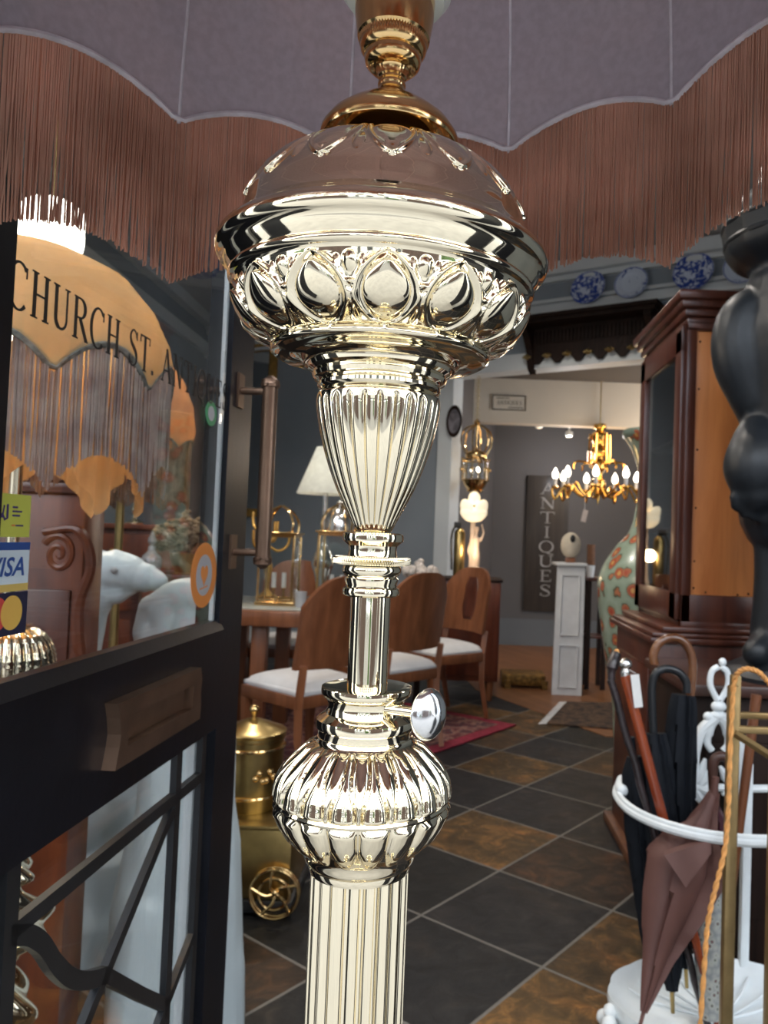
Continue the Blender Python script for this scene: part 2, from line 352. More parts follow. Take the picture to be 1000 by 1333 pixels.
# diagonal back wall with an opening; u measured from WA along WU
uo0 = (onw(588, 600) - WA).dot(WU); zl = onw(740, 478).z                       # jamb and lintel soffit
def wbox(mb, u0, u1, z0, z1, off0, off1):
    c = WA + WU * ((u0 + u1) / 2) + WN * ((off0 + off1) / 2); M = Matrix((WU, WN, Z_)).transposed()
    return mb.box((c.x, c.y, (z0 + z1) / 2), (abs(u1 - u0), abs(off1 - off0), z1 - z0), M)
mbw = MB(); wbox(mbw, -5.2, uo0, 0, ZC, -.14, 0); wbox(mbw, uo0, 1.5, zl + .13, ZC, -.14, 0); wbox(mbw, 1.5, 3.4, 0, ZC, -.14, 0)
struct(mbw.build('wall_back', WALL, None, 0))
ulj = (onw(571, 600) - WA).dot(WU)
t_ = MB(); wbox(t_, ulj, uo0 + .01, 0, zl + .0, -.15, .03); struct(t_.build('trim_1', TRIM, None, 0))
t_ = MB(); wbox(t_, ulj, 1.5, zl, zl + .15, -.15, .035); struct(t_.build('trim_2', TRIM, None, 0))
zr = onw(820, 384).z
t_ = MB(); wbox(t_, -5.2, 3.3, zr - .06, zr + .0, 0, .03); wbox(t_, -5.2, 3.3, zr - .095, zr - .065, 0, .09); wbox(t_, -5.2, 3.3, zr + .015, zr + .045, 0, .03); struct(t_.build('trim_3', TRIM, None, 0))
zc_ = onw(860, 335).z
t_ = MB(); wbox(t_, -5.2, 3.3, zc_ - .04, zc_ + .07, 0, .10); wbox(t_, -5.2, 3.3, zc_ - .09, zc_ - .045, 0, .05); struct(t_.build('trim_4', TRIM, None, 0))
t_ = MB(); t_.box((XL + .03, 5, zr), (.06, 9, .12)); t_.box((XL + .05, 5, zc_ + .05), (.1, 9, .14)); struct(t_.build('trim_5', TRIM, None, 0))
t_ = MB(); wbox(t_, -5.2, ulj, 0, .2, 0, .02); struct(t_.build('baseboard_back', TRIM, None, 0))
# room beyond the opening
YB = 9.3
pA = at(640, 700, YB)
struct(MB().box((2.2, YB + .05, 1.6), (5.2, .1, 3.4)).build('wall_far', WALL_DK, None, 0))
js = WA + WU * uo0 - WN * .14
dv = Vector((pA.x - js.x, YB - js.y, 0)); mid = (Vector((pA.x, YB, 0)) + Vector((js.x, js.y, 0))) / 2
struct(MB().box((mid.x - .04, mid.y, 1.6), (.08, dv.length, 3.4), Matrix.Rotation(-math.atan2(dv.x, dv.y), 3, 'Z')).build('wall_side', WALL_DK, None, 0))
struct(MB().box((4.15, 8, 1.6), (.1, 3.2, 3.4)).build('wall_beyond', WALL_DK, None, 0))
zb1, zb0 = at(740, 512, 8.0).z, at(740, 554, 8.0).z
zs = at(740, 492, 7.6).z + .05
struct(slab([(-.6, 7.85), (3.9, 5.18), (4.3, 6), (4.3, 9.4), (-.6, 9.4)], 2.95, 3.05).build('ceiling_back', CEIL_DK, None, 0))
struct(MB().box((2.0, 8.08, (zb0 + 2.95) / 2), (4.6, .16, 2.95 - zb0)).build('trim_6', CREAM, None, 0))
struct(MB().box((2.2, YB - .012, .16), (5.0, .025, .32)).build('baseboard_far', plain('slate_blue_grey_paint', (.13, .14, .15), .7, 0, .05, 2), None, 0))
# street side: shop front piers, pavement, road and the building opposite
struct(slab([(-14, -3.2), (14, -3.2), (14, .55), (-14, .55)], -.14, -.02).build('ground_pavement', plain('pavement_stone', (.27, .265, .26), .8, 0, .12, 3, .1), None, 0))
struct(slab([(-20, -13.2), (20, -13.2), (14, -3.2), (-14, -3.2)], -.2, -.12).build('ground_road', plain('asphalt', (.16, .16, .165), .85, 0, .2, 20, .1), None, 0))
f_ = MB()
for x in (-.68, .95): f_.box((x, .56, 1.9), (.16, .16, 3.8))
for x in (-1.05, 1.02): f_.box((x, .16, 1.75), (.22, .26, 3.5))
for x in (-2.9, 2.6): f_.box((x, .56, 1.9), (.3, .16, 3.8))
f_.box((-1.8, .56, .2), (2.2, .16, .4)); f_.box((1.8, .56, .2), (1.7, .16, .4)); f_.box((0, .56, 3.6), (6, .16, .4))
struct(f_.build('wall_front', BLACK_PAINT, None, 0))
house = thing('wall_opposite', 'pale rendered facade across the street', 'wall', (0, -13.3, 0)); del house['label'], house['category']; house['kind'] = 'structure'
def opp(name, mat, boxes):
    m = MB()
    for c, d in boxes: m.box(c, d)
    return m.build(name, mat, house, 0)
opp('facade', plain('pale_render', (.80, .79, .76), .8, 0, .06, 1), [((0, -13.4, 4.4), (40, .5, 3.0))])
opp('shopfronts', plain('dark_shopfront_paint', (.05, .055, .06), .4, 0, .6, .5), [((0, -13.45, 1.5), (40, .4, 3.0))])
opp('window', plain('dark_window_glass', (.03, .035, .04), .1), [((x, -13.13, 4.5), (1.1, .06, 1.9)) for x in (-11, -8.4, -5.4, -2.6, .4, 3.2, 6.2, 9.0, 11.8)])
opp('shop_window', plain('pale_shop_window', (.75, .75, .72), .2, 0, .5, 3), [((x, -13.22, 1.5), (1.5 + .5 * math.sin(x), .06, 2.3)) for x in (-14, -11.5, -9.2, -6.6, -4.3, -2.2, .1, 2.5, 4.7, 7.3, 9.5, 12, 14)])
opp('added_dark_wall', plain('added_wall_dark', (.055, .035, .03), .8, 0, .3, 6), [((-4.2, -5.2, .9), (4.6, .3, 2.1)), ((3.6, -5.2, .9), (3.6, .3, 2.1)), ((-8.6, -5.2, .5), (3, .3, 1.3)), ((7.6, -5.2, .5), (3, .3, 1.3))])  # invented walls, put in as dark stripes for the brass to reflect
opp('added_hedge', plain('added_hedge_green', (.05, .10, .03), .9, 0, .5, 14), [((-8.6, -5.2, 1.45), (3, .5, .6)), ((7.6, -5.2, 1.45), (3, .5, .6)), ((1.0, -6.2, .35), (.8, .6, .9))])  # added greenery, there only to vary the reflections in the brass
opp('roof', plain('slate_roof', (.06, .065, .075), .7, 0, .2, 4), [((0, -14.2, 6.1), (40, 2.2, .5))])
# ==LAMP==
# ------------------------------------------------------------------ the big brass standard lamp
LX, LY = -.0472, .46
def lz(y, r): return CAM_H + (698 - y) / 1000 * (LY - r * r / LY)
def lr(hw): return LY * math.sin(math.atan(hw / 1000))
def LP(*rows): return [(lr(h), lz(y, lr(h))) for y, h in rows]
lamp = thing('standard_lamp', 'polished brass standard lamp with embossed bowl and pink fringed shade in the foreground', 'lamp', (LX, LY, -.02))
LC = (LX, LY, 0)
def lathe_part(name, prof, mat=BRASS, seg=96, disp=None, parent=lamp, smooth=35, n=0):
    if n: prof = resample(prof, n)
    return MB().lathe(prof, seg, LC, disp).build(name, mat, parent, smooth)
def bead(r0, z, h, w_): return [(r0, z - h), (r0 + w_ * .7, z - h * .7), (r0 + w_, z), (r0 + w_ * .7, z + h * .7), (r0, z + h)]
# foot and fluted column
lathe_part('foot', [(.0, -.02), (.15, -.02), (.15, .005), (.14, .02), (.12, .03), (.118, .05), (.09, .07), (.06, .1), (.045, .13), (.035, .16), (.034, .2), (.0, .2)][1:], BRASS, 96)
rcol = lr(62.5); zct = lz(1114, rcol)
NF = 22
def flute(t, i, r, z):
    a = (t * NF / (2 * PI)) % 1.0
    return -.0022 * max(0, math.sin(PI * min(1, max(0, (a - .18) / .82)))) ** .6
lathe_part('column', [(rcol, .19)] + [(rcol, .19 + (zct - .19) * k / 6) for k in range(1, 7)], BRASS, NF * 16, flute, smooth=60)
# lower ribbed knop
NB = 18
def smst(a, b, x): x = max(0, min(1, (x - a) / (b - a))); return x * x * (3 - 2 * x)
zb_lo, zb_bd, zb_hi = lz(1098, lr(75)), lz(1037, lr(112)), lz(961, lr(64))
def knop(t, i, r, z):
    a = abs(((t * NB / (2 * PI) + .3) % 1.0) - .5)
    if z > zb_bd:
        v = (z - zb_bd) / (zb_hi - zb_bd)
        if v > 1: return 0
        wdt = .40 - .28 * smst(.15, .8, v); env = smst(0, .10, v) * (1 - smst(.9, 1, v))
        if a < wdt: h = math.sqrt(max(0, 1 - (a / wdt) ** 2))
        else: h = math.sqrt(max(0, 1 - ((.5 - a) / max(.5 - wdt, .02)) ** 2)) * .95
        return .0042 * env * h - .0012 * env
    v = (z - zb_lo) / (zb_bd - zb_lo)
    if v < 0: return 0
    env = smst(0, .3, v) * (1 - smst(.8, 1, v)); wdt = .46 * math.sqrt(min(1, max(0, v / .45)))
    return .0035 * env * (math.sqrt(max(0, 1 - (a / max(wdt, .02)) ** 2)) if a < wdt else 0)
kp = resample(LP((1116, 65), (1110, 70), (1098, 75), (1085, 85), (1068, 97), (1055, 104), (1042, 109.5), (1036, 110), (1024, 108), (1012, 106), (998, 99), (984, 87), (972, 75), (961, 64), (955, 61)), 8)
lathe_part('ribbed_knop', kp, BRASS, NB * 26, knop, smooth=70)
kr = lr(109.5); lathe_part('bead_ring', bead(kr - .001, zb_bd, .0022, .0026), BRASS, 96)
lathe_part('collar', LP((1124, 64), (1120, 65.5), (1114, 65.5), (1112, 62)), BRASS, 96)
lathe_part('neck', LP((957, 60), (950, 60), (946, 61), (944, 63), (939, 64), (933, 63), (929, 58), (925, 52), (920, 49.5), (914, 49), (908, 51), (905, 55), (901, 58), (897, 58.5)) + [(lr(58), lz(893, lr(58))), (lr(55), lz(892, lr(55))), (lr(30), lz(893, lr(58)))], BRASS, 128, smooth=30)
# slide pole, thumb screw
rp = lr(26); lathe_part('pole', [(rp, lz(905, rp)), (rp, lz(770, rp))], BRASS, 64)
kc = Vector((LX + .0375, LY - .025, lz(914, .03)))
kdir = Vector((.60, -.80, .02)).normalized(); Mk = kdir.to_track_quat('Z', 'Y').to_matrix()
scr = MB().tube([Vector((LX, LY, kc.z)) + kdir * .02, kc - kdir * .002], .0032, 16).build('thumb_screw', BRASS, lamp)
km = MB(); q = resample([(.003, -.004), (.0045, -.003), (.0085, -.003), (.0115, -.001), (.0118, .001), (.0095, .004), (.005, .0062), (.0001, .007)], 4)
for_k = MB().lathe(q, 40, (0, 0, 0))
# oval knob: stretched upward
S_ = Matrix.Identity(3)
up_l = Mk.inverted() @ Z_
for p in for_k.v:
    k = p.dot(up_l.normalized()); p += up_l.normalized() * k * .22
km.add([kc + Mk @ p for p in for_k.v], for_k.f); km.build('knob', SILVER, scr)
# cup, knurled nut and rings under the vase
lathe_part('ring_stack', LP((776, 33), (774, 36.5), (770, 37.5), (766, 36.5), (764, 33), (761, 33), (757, 34.5), (753, 34.5), (751, 33), (749, 35), (745, 38), (741, 38.5), (737, 37), (736, 33)), BRASS, 96, smooth=30)
def knurl(t, i, r, z): return .0009 * math.sin(t * 90 + i * 1.2) if 2 <= i <= 6 else 0
lathe_part('knurled_nut', LP((736, 34), (735.5, 47), (734, 48), (732, 48.6), (730, 48.8), (728, 48.6), (726, 48), (724.5, 47), (724, 34)), BRASS, 720, knurl, smooth=50)
lathe_part('cup', LP((725, 33), (722, 31.5), (716, 31), (711, 32), (707, 36), (705, 39), (701, 39.8), (696, 39.2), (694, 36), (694, 22)), BRASS, 96, smooth=30)
# fluted vase
NV = 26
vz0, vz1 = lz(690, lr(24)), lz(517, lr(80))
def vflute(t, i, r, z):
    v = (z - vz0) / (vz1 - vz0); a = abs(((t * NV / (2 * PI)) % 1.0) - .5) * 2
    env = smst(0, .06, v) * (1 - smst(.93, .99, v))
    return r * .056 * env * (math.sqrt(max(0, 1 - (a * 1.02) ** 2)) if a < .98 else 0) - r * .042 * env
vp = resample(LP((693, 22), (690, 24.5), (678, 30), (660, 39), (634, 51.5), (600, 64), (568, 73), (540, 78.5), (524, 80.5), (517, 80), (512, 76)), 9)
lathe_part('fluted_vase', vp, BRASS, NV * 20, vflute, smooth=70)
lathe_part('ring_mount', LP((514, 74), (511, 78), (507, 80.5), (503, 80.5), (501, 78), (499, 80), (496, 86), (491, 88), (487, 87), (485, 90), (483, 93), (478, 95), (470, 95.5), (464, 95), (462, 92), (456, 88)), BRASS, 128, smooth=30)
# embossed bowl
NL = 14
bz0, bz1 = lz(452, lr(142)), lz(378, lr(193))
def leaf_w(t):
    if t <= 0 or t >= 1: return 0
    return .37 * (math.sqrt(max(0, 1 - ((.36 - t) / .36) ** 2)) if t < .36 else math.cos((t - .36) / .64 * PI / 2) ** .75)
def outline_dist(wf, a, t, k=1.0):                        # distance from the outline |a| = wf(t)
    if t <= 0: return math.hypot(a, t)
    if t >= 1: return math.hypot(a, t - 1)
    d = (wf(min(t + .01, .9999)) - wf(max(t - .01, .0001))) / .02; return abs(a - wf(t)) / math.sqrt(1 + (d * k) ** 2)
def leaves(t, i, r, z):
    v = (z - bz0) / (bz1 - bz0)
    if v < -.12 or v > 1.1: return 0
    a = abs(((t * NL / (2 * PI) + LEAFPH) % 1.0) - .5); tt = (v - .07) / .78; wl = leaf_w(tt) * .93; h = 0
    if wl > .01 and a < wl: h += .85 * (1 - (a / wl) ** 2) ** .5 * smst(0, .12, tt) * (1 - smst(.9, 1.0, tt) * .6)
    d = outline_dist(lambda q: leaf_w(q) + .085 * (1 - q * .6), a, (v + .01) / .95)
    h += .62 * math.exp(-(d / .05) ** 2)                   # raised rim round the leaf
    b_ = .5 - a
    if v < .46: h += .6 * math.exp(-(b_ / .06) ** 2) * smst(-.04, .08, v) * (1 - smst(.3, .46, v))      # tongue
    h += .65 * math.exp(-(b_ / .045) ** 2 - ((v - .48) / .045) ** 2)                  # bead
    dl = math.hypot(b_ / .10, (v - .80) / .17)
    if dl < 1: h += .6 * (1 - dl) ** .7                    # little dart leaf
    for sg in (-1, 1):
        dl = math.hypot((b_ * 1.0 - .16 - .12 * (v - .76)) / .05, (v - .78) / .13)
    if dl < 1: h += .4 * (1 - dl) ** .7
    return .0044 * h * smst(-.1, -.02, v) - .0010 * smst(-.1, .0, v) * (1 - smst(1.0, 1.08, v))
LEAFPH = .5 + .25 - .02
bowl_prof = LP((476, 90), (478, 97), (476, 101), (471, 105)) + LP((468, 122), (466, 130), (464, 138), (461, 143), (457, 143.5), (455, 141))
leaf_prof = resample(LP((454, 140), (450, 145), (440, 162), (428, 175), (412, 185), (396, 191), (380, 194.5), (374, 195.5)), 22)
up_band = LP((373, 196), (371, 199.5), (367, 201.5), (363, 201), (361, 199), (359, 200), (352, 205), (345, 207.5)) + LP((341, 209), (338, 214), (333, 218), (327, 219.5), (321, 219), (316, 215), (312, 208), (308, 201), (303, 197))
lathe_part('bowl', bowl_prof + leaf_prof + up_band, BRASS, NL * 76, leaves, smooth=60)
def petal_w(q): return .42 * math.sin(min(1, q / .75) * PI / 2) ** .8 if 0 < q else 0
def petals(t, i, r, z):
    v = (z - pz0) / (pz1 - pz0)
    if v < -.08 or v > 1.05: return 0
    a = abs(((t * NL / (2 * PI) + LEAFPH) % 1.0) - .5); tt = (v - .06) / .94; h = 0; wp = petal_w(tt) * .84
    if wp > .02 and a < wp: h += .75 * (1 - (a / wp) ** 2) ** .5 * smst(0, .2, tt)
    d = outline_dist(petal_w, a, min(tt, .999), .9); h += .7 * math.exp(-(d / .045) ** 2)
    b_ = .5 - a; dl = math.hypot(b_ / .09, (v - .30) / .2)
    if dl < 1: h += .6 * (1 - dl) ** .7
    return .0038 * h * smst(-.08, .04, v) * (1 - smst(.94, 1.0, v))
pz0, pz1 = lz(270, lr(184)), lz(201, lr(90))
dome = LP((305, 196), (296, 190), (286, 187.5)) + resample(LP((280, 186), (268, 182), (252, 172), (236, 157), (221, 137), (209, 113), (201, 91), (199, 86)), 18) + LP((196, 82), (196, 78), (198, 60))
lathe_part('bowl_lid', dome, BRASS, NL * 64, petals, smooth=60)
lathe_part('lid_neck', LP((208, 58), (190, 57), (165, 58), (150, 62)), BRASS_D, 96)
lathe_part('cap', LP((156, 60), (160, 72), (172, 84), (178, 89), (173, 91.5), (166, 90.5), (153, 81), (142, 67), (132, 52), (124, 38), (117, 26), (112, 20), (106, 17.5), (100, 17)), BRASS_D, 96, smooth=50)
hold = lathe_part('bulb_holder', LP((104, 17), (101, 18.5), (98, 18.5), (96, 17), (92, 17), (90, 19), (84, 19.5), (80, 22), (78, 30), (72, 36), (64, 38), (58, 36), (54, 36)), BRASS_D, 96, smooth=40)
lathe_part('knurled_ring', LP((60, 37), (57, 40), (52, 43.5), (46, 44.5), (42, 45), (38, 45), (34, 44.5), (30, 42), (26, 40)), BRASS_D, 300, lambda t, i, r, z: .0005 * math.sin(t * 75) if 4 <= i <= 6 else 0, hold, 50)
lathe_part('socket', LP((30, 42), (24, 43), (-10, 44), (-60, 44), (-61, 20)), BRASS_D, 64, None, hold)
lathe_part('outer_ring', LP((40, 44), (36, 48), (10, 52), (-30, 54), (-31, 47)), BRASS_D, 64, None, hold)
OPAL = plain('white_opal_glass', (.74, .80, .76), .3, 0, .02, 4)
MB().lathe([(.0225, 1.577), (.030, 1.578), (.0345, 1.584), (.034, 1.591), (.026, 1.594), (.022, 1.593), (.0225, 1.577)], 64, LC, None, None, False).build('shade_ring', OPAL, hold)
lathe_part('bulb', [(.014, 1.60), (.016, 1.62), (.03, 1.65), (.035, 1.68), (.03, 1.705), (.012, 1.72), (.001, 1.722)], OPAL, 40, None, hold)

def scallop_shade(parent, cx, cy, Rr, zseam, prof, N, ph, amp, tilt, fr_len, mats, per, lay=2, thick=.0009, jitter=.012, sag=0.0, seams=True, braid=.003, power=.8):
    """bell-shaped sewn shade with a scalloped hem and hanging fringe; theta measured from +Y towards +X"""
    lin, out, frm, seamm, brm = mats
    def zr(th): return zseam(math.sin(th) * Rr) + amp * abs(math.sin((th - ph) * N / 2)) ** power
    def bulge(th, v): return 1 - .018 * math.sin(PI * min(v, 1)) * abs(math.sin((th - ph) * N / 2))
    top = prof[-1][1]
    def fn(extra):
        def g(u, v):
            th = 2 * PI * u; zb = zr(th); zz = zb + (zseam(math.sin(th) * Rr) + top - zb) * v
            h = (zz - zseam(math.sin(th) * Rr)); r = prof[0][0]
            for k in range(len(prof) - 1):
                if prof[k][1] <= h <= prof[k + 1][1] + 1e-9:
                    q = (h - prof[k][1]) / (prof[k + 1][1] - prof[k][1]); r = lerp(prof[k][0], prof[k + 1][0], q); break
            r = r * bulge(th, v) + extra; return Vector((cx + r * math.sin(th), cy + r * math.cos(th), zz))
        return g
    sh = MB().grid(fn(0), N * 16, 26, True).build('lampshade', lin, parent, 60)
    MB().grid(fn(.004), N * 16, 26, True).build('outer_cloth', out, sh, 60)
    if seams:
        for k in range(N):
            th = ph + 2 * PI * k / N; f = fn(-.0012)
            MB().tube([f(th / (2 * PI), j / 26) for j in range(27)], .0016, 5).build('seam', seamm, sh, 60)
    n = N * 16; f = fn(-.001)
    pts = [f(i / n, 0) for i in range(n + 1)]
    MB().tube(pts, braid, 6, False).build('braid', brm, sh, 60)
    m = MB(); cnt = int(2 * PI * Rr / per)
    for L in range(lay):
        for i in range(cnt):
            th = 2 * PI * (i + .5 * L + random.uniform(-.25, .25)) / cnt; r = prof[0][0] + (L - .5) * .003 + random.uniform(-.001, .001)
            z0 = zr(th) - .001; ln = fr_len * (1 + random.uniform(-jitter, jitter * .6)); dx = random.gauss(0, .0018); dy = random.gauss(0, .002)
            q = []
            for s_ in range(5):
                t = s_ / 4; q.append((cx + (r - sag * t * t) * math.sin(th) + dx * t * t, cy + (r - sag * t * t) * math.cos(th) + dy * t * t, z0 - ln * t))
            m.tube(q, [thick] * 4 + [thick * .85], 4, False)
    fo = m.build('fringe', frm, sh, 80); fo['kind'] = 'stuff'
    return sh
scallop_shade(lamp, LX, LY, .36, lambda x: CAM_H + .408 + .065 * x, [(.36, 0), (.356, .06), (.35, .12), (.335, .19), (.30, .25), (.23, .30), (.14, .33), (.06, .345)],
              13, math.radians(-12.9), .030, 0, .157, (LINING, PINKSILK, FRINGE, SEAM, SEAM), .0018, 2, .00085)
# ==DOOR==
# ------------------------------------------------------------------ open black shop door on the left
DAZ = math.radians(2.75)
DX = Vector((math.sin(DAZ), math.cos(DAZ), 0)); DN = Vector((math.cos(DAZ), -math.sin(DAZ), 0)); DH = Vector((-.45 + .048 * .6, .6, 0))
door = thing('door_1', 'open black painted half glazed shop door with gilt black lettering', 'door', (DH.x, DH.y, 0))
del door['label'], door['category']; door['kind'] = 'structure'
def dbox(mb, x0, x1, z0, z1, n0, n1):
    c = DH + DX * ((x0 + x1) / 2) + DN * ((n0 + n1) / 2); return mb.box((c.x, c.y, (z0 + z1) / 2), (x1 - x0, abs(n1 - n0), z1 - z0), Matrix((DX, DN, Z_)).transposed())
DT = .045
fr_ = MB()
dbox(fr_, 0, .108, .02, 2.1, -DT, 0); dbox(fr_, .712, .822, .02, 2.1, -DT, 0); dbox(fr_, .108, .712, .915, 1.082, -DT, 0); dbox(fr_, .108, .712, 2.0, 2.1, -DT, 0); dbox(fr_, .108, .712, .02, .25, -DT, 0)
fr_.build('door_frame', BLACK_PAINT, door, 0)
o2 = lambda a, b, n=0: DH + DX * a + Z_ * b + DN * n
be = MB()                                                  # sloping sill bead round the upper pane
for (a, b, c, d) in [((.108, 1.082), (.712, 1.082), (.712, 1.098), (.108, 1.098))]:
    be.add([o2(*a, .006), o2(*b, .006), o2(*b, -.02), o2(*a, -.02), o2(*d, -.004), o2(*c, -.004), o2(*c, -.02), o2(*d, -.02)], [(0, 1, 2, 3), (0, 4, 5, 1), (4, 7, 6, 5), (3, 2, 6, 7), (0, 3, 7, 4), (1, 5, 6, 2)])
dbox(be, .704, .713, 1.09, 2.0, -.02, .0)
be.build('glazing_bead', BLACK_PAINT, door, 0)
dbox(MB(), .7, .7125, 1.09, 2.0, -.034, -.024)
gm_ = MB(); dbox(gm_, .688, .7125, .25, .915, -.04, -.026); dbox(gm_, .696, .706, 1.09, 2.0, -.016, -.0095); gm_.build('inner_bead', TRIM, door, 0)
p1 = MB(); dbox(p1, .108, .712, 1.085, 2.0, -.009, -.005); p1.build('upper_pane', GLASS, door, 0)
p2 = MB(); dbox(p2, .108, .712, .25, .918, -.022, -.018); p2.build('lower_pane', GLASS, door, 0)
ir = MB()
def irn(pts, wd=.016): ir.ribbon(pts, wd, DH - DN * .010, DX, Z_, DN, .010)
irn([(.16, .25), (.16, .915)], .022); irn([(.562, .25), (.562, .915)], .02); irn([(.662, .25), (.662, .915)], .018)
irn([(.16, .85), (.662, .85)], .017)
irn([(p.x, p.y) for p in spline([(.16, .848, 0), (.19, .835, 0), (.22, .81, 0), (.25, .772, 0), (.283, .74, 0), (.32, .717, 0), (.365, .698, 0)], 4)], .02)
irn([(.365, .698), (.47, .615), (.562, .545)], .017); irn([(.562, .545), (.662, .60)], .015); irn([(.55, .835), (.365, .698), (.2, .575), (.16, .545)], .016)
irn([(.562, .545), (.46, .47), (.3, .36)], .016); irn([(.16, .30), (.662, .30)], .016)
ir.build('iron_lattice', IRON, door, 0)
# letter plate
lp = MB()
out = [(.322, .960), (.330, .985), (.333, 1.0), (.329, 1.02), (.322, 1.039), (.585, 1.039), (.592, 1.02), (.589, 1.0), (.592, .98), (.590, .960)]
cxy = lambda p: p
inn = [(.352, .982), (.352, .982), (.352, 1.0), (.352, 1.017), (.352, 1.017), (.558, 1.017), (.558, 1.017), (.558, 1.0), (.558, .982), (.558, .982)]
n_ = len(out); vs = []; fs = []
for lay in [(out, 0), (out, .017), (inn, .017), (inn, .003)]: vs += [o2(a, b, lay[1]) for a, b in lay[0]]
for L in range(3):
    for i in range(n_): fs.append((L * n_ + i, L * n_ + (i + 1) % n_, (L + 1) * n_ + (i + 1) % n_, (L + 1) * n_ + i))
fs.append(tuple(3 * n_ + i for i in range(n_)))
lpo = MB().add(vs, fs).build('letter_plate', BRONZE, door, 0)
fp = MB(); dbox(fp, .362, .548, .990, 1.014, .003, .0055); fp.build('flap', BRONZE, lpo, 0)
# pull handle (rose plates + tube)
hc = lambda x, z, n: DH + DX * x + Z_ * z + DN * n
hm = MB()
hp = [(.75, 1.195), (.75, 1.508)]
hm.tube([hc(.75, 1.205, .055), hc(.75, 1.505, .055)], .0132, 24)
for zz, s_ in ((1.205, -1), (1.505, 1)):
    hm.tube([hc(.75, zz - .012 * s_ * -1, .055), hc(.75, zz + .0 * s_, .055), hc(.75, zz + .004 * s_, .055), hc(.75, zz + .012 * s_, .055), hc(.75, zz + .02 * s_, .055)], [.0155, .0165, .017, .0145, .004], 24)
    hm.tube([hc(.75, zz - .008 * s_, 0), hc(.75, zz - .008 * s_, .055)], .0065, 14)
ho = hm.build('pull_handle', BRONZE, door)
for zz in (1.497, 1.213):
    pm = MB(); dbox(pm, .735, .765, zz - .03, zz + .03, 0, .004); pm.build('handle_plate', BRONZE, ho, 0)
# painted lettering on the pane, serif capitals
def letter_strokes(ch):
    T, t = .13, .05; S = []                                  # unit cap height; returns (width, list of (points, width))
    def ser(x, y, w_=.26): S.append(([(x - w_ / 2, y + (.02 if y < .5 else -.02)), (x + w_ / 2, y + (.02 if y < .5 else -.02))], .04))
    def st(x0, y0, x1, y1, w_): S.append(([(x0, y0), (x1, y1)], w_))
    if ch == 'H': st(.16, 0, .16, 1, T); st(.62, 0, .62, 1, T); st(.16, .52, .62, .52, t); [ser(x, y) for x in (.16, .62) for y in (0, 1)]; return .78, S
    if ch == 'U':
        S.append(([(.16, 1), (.16, .3)] + arc(.4, .28, .24, PI, 2 * PI, 12) + [(.64, .3), (.64, 1)], [T] * 2 + [T] * 5 + [t * 1.4] * 10)); ser(.16, 1); ser(.64, 1, .22); return .8, S
    if ch == 'R': st(.16, 0, .16, 1, T); S.append(([(.16, .975), (.36, .975)] + arc(.36, .745, .23, PI / 2, -PI / 2, 10) + [(.16, .515)], [t] * 2 + [t, .07, .1, .12, T, T, .12, .1, .07, t, t] + [t])); st(.36, .51, .70, .02, T); ser(.16, 0); ser(.72, 0, .12); S.append(([(.06, .98), (.2, .98)], .04)); return .76, S
    if ch in 'CQ':
        if ch == 'C': a = arc(.42, .5, .36, math.radians(48), math.radians(312), 20)
        else: a = arc(.42, .5, .36, 0, 2 * PI, 28)
        pts = [(x, .5 + (y - .5) * 1.38) for x, y in a]; n = len(pts)
        wd = [t + (T - t) * abs(math.cos(math.atan2(p[1] - .5, (p[0] - .42) * 1.38))) ** 1.4 for p in pts]
        S.append((pts, wd))
        if ch == 'C': st(.69, .95, .69, .72, .045); return .76, S
        S.append(([(.40, .06), (.55, -.10), (.82, -.2)], [.06, .1, .05])); return .86, S
    if ch == 'S':
        p = [(.50, .80), (.42, .94), (.27, .985), (.14, .90), (.10, .76), (.18, .62), (.32, .52), (.46, .40), (.52, .25), (.46, .09), (.30, .015), (.16, .06), (.08, .22)]
        q = spline([(a, b, 0) for a, b in p], 3); S.append(([(v.x, v.y) for v in q], [.05 + .09 * math.exp(-((i - len(q) / 2) / (len(q) / 5)) ** 2) for i in range(len(q))])); st(.515, .98, .515, .74, .04); st(.07, .02, .07, .28, .04); return .6, S
    if ch == 'T': st(.36, 0, .36, 1, T); st(.04, .975, .68, .975, t); st(.05, .99, .05, .78, .045); st(.67, .99, .67, .78, .045); ser(.36, 0); return .72, S
    if ch == 'A': st(.10, 0, .40, 1, .055); st(.38, 1, .70, 0, T); st(.2, .34, .58, .34, t); ser(.1, 0, .2); ser(.7, 0, .24); return .8, S
    if ch == 'N': st(.14, 0, .14, 1, .055); st(.14, .98, .66, .02, T); st(.66, 0, .66, 1, .055); ser(.14, 0, .2); ser(.66, 1, .2); ser(.1, 1, .16); return .8, S
    if ch == 'I': st(.17, 0, .17, 1, T); ser(.17, 0); ser(.17, 1); return .34, S
    if ch == 'E': st(.16, 0, .16, 1, T); st(.16, .975, .56, .975, t); st(.16, .52, .44, .52, t); st(.16, .025, .58, .025, t); st(.56, .99, .56, .78, .045); st(.59, .01, .59, .24, .045); st(.44, .62, .44, .42, .04); ser(.14, 0, .2); ser(.14, 1, .2); return .64, S
    if ch == '.': st(.1, 0, .1, .13, .13); return .2, S
    return .34, S
def serif_text(txt, o, ux, uy, un, height, width, depth, mat, parent, name='letter', cond=1.0):
    ws = [letter_strokes(c)[0] for c in txt]; gap = .10; tot = sum(ws) + gap * (len(txt) - 1); k = width / tot; x = 0
    for c, w_ in zip(txt, ws):
        S = letter_strokes(c)[1]
        if S:
            m = MB()
            for pts, wd in S:
                q = [((x + p[0]) * k, p[1] * height) for p in pts]; sc_ = (k + height) / 2 * .95
                m.ribbon(q, [z * sc_ for z in wd] if isinstance(wd, list) else wd * sc_, o, ux, uy, un, depth)
            m.build(name, mat, parent, 0)
        x += w_ + gap
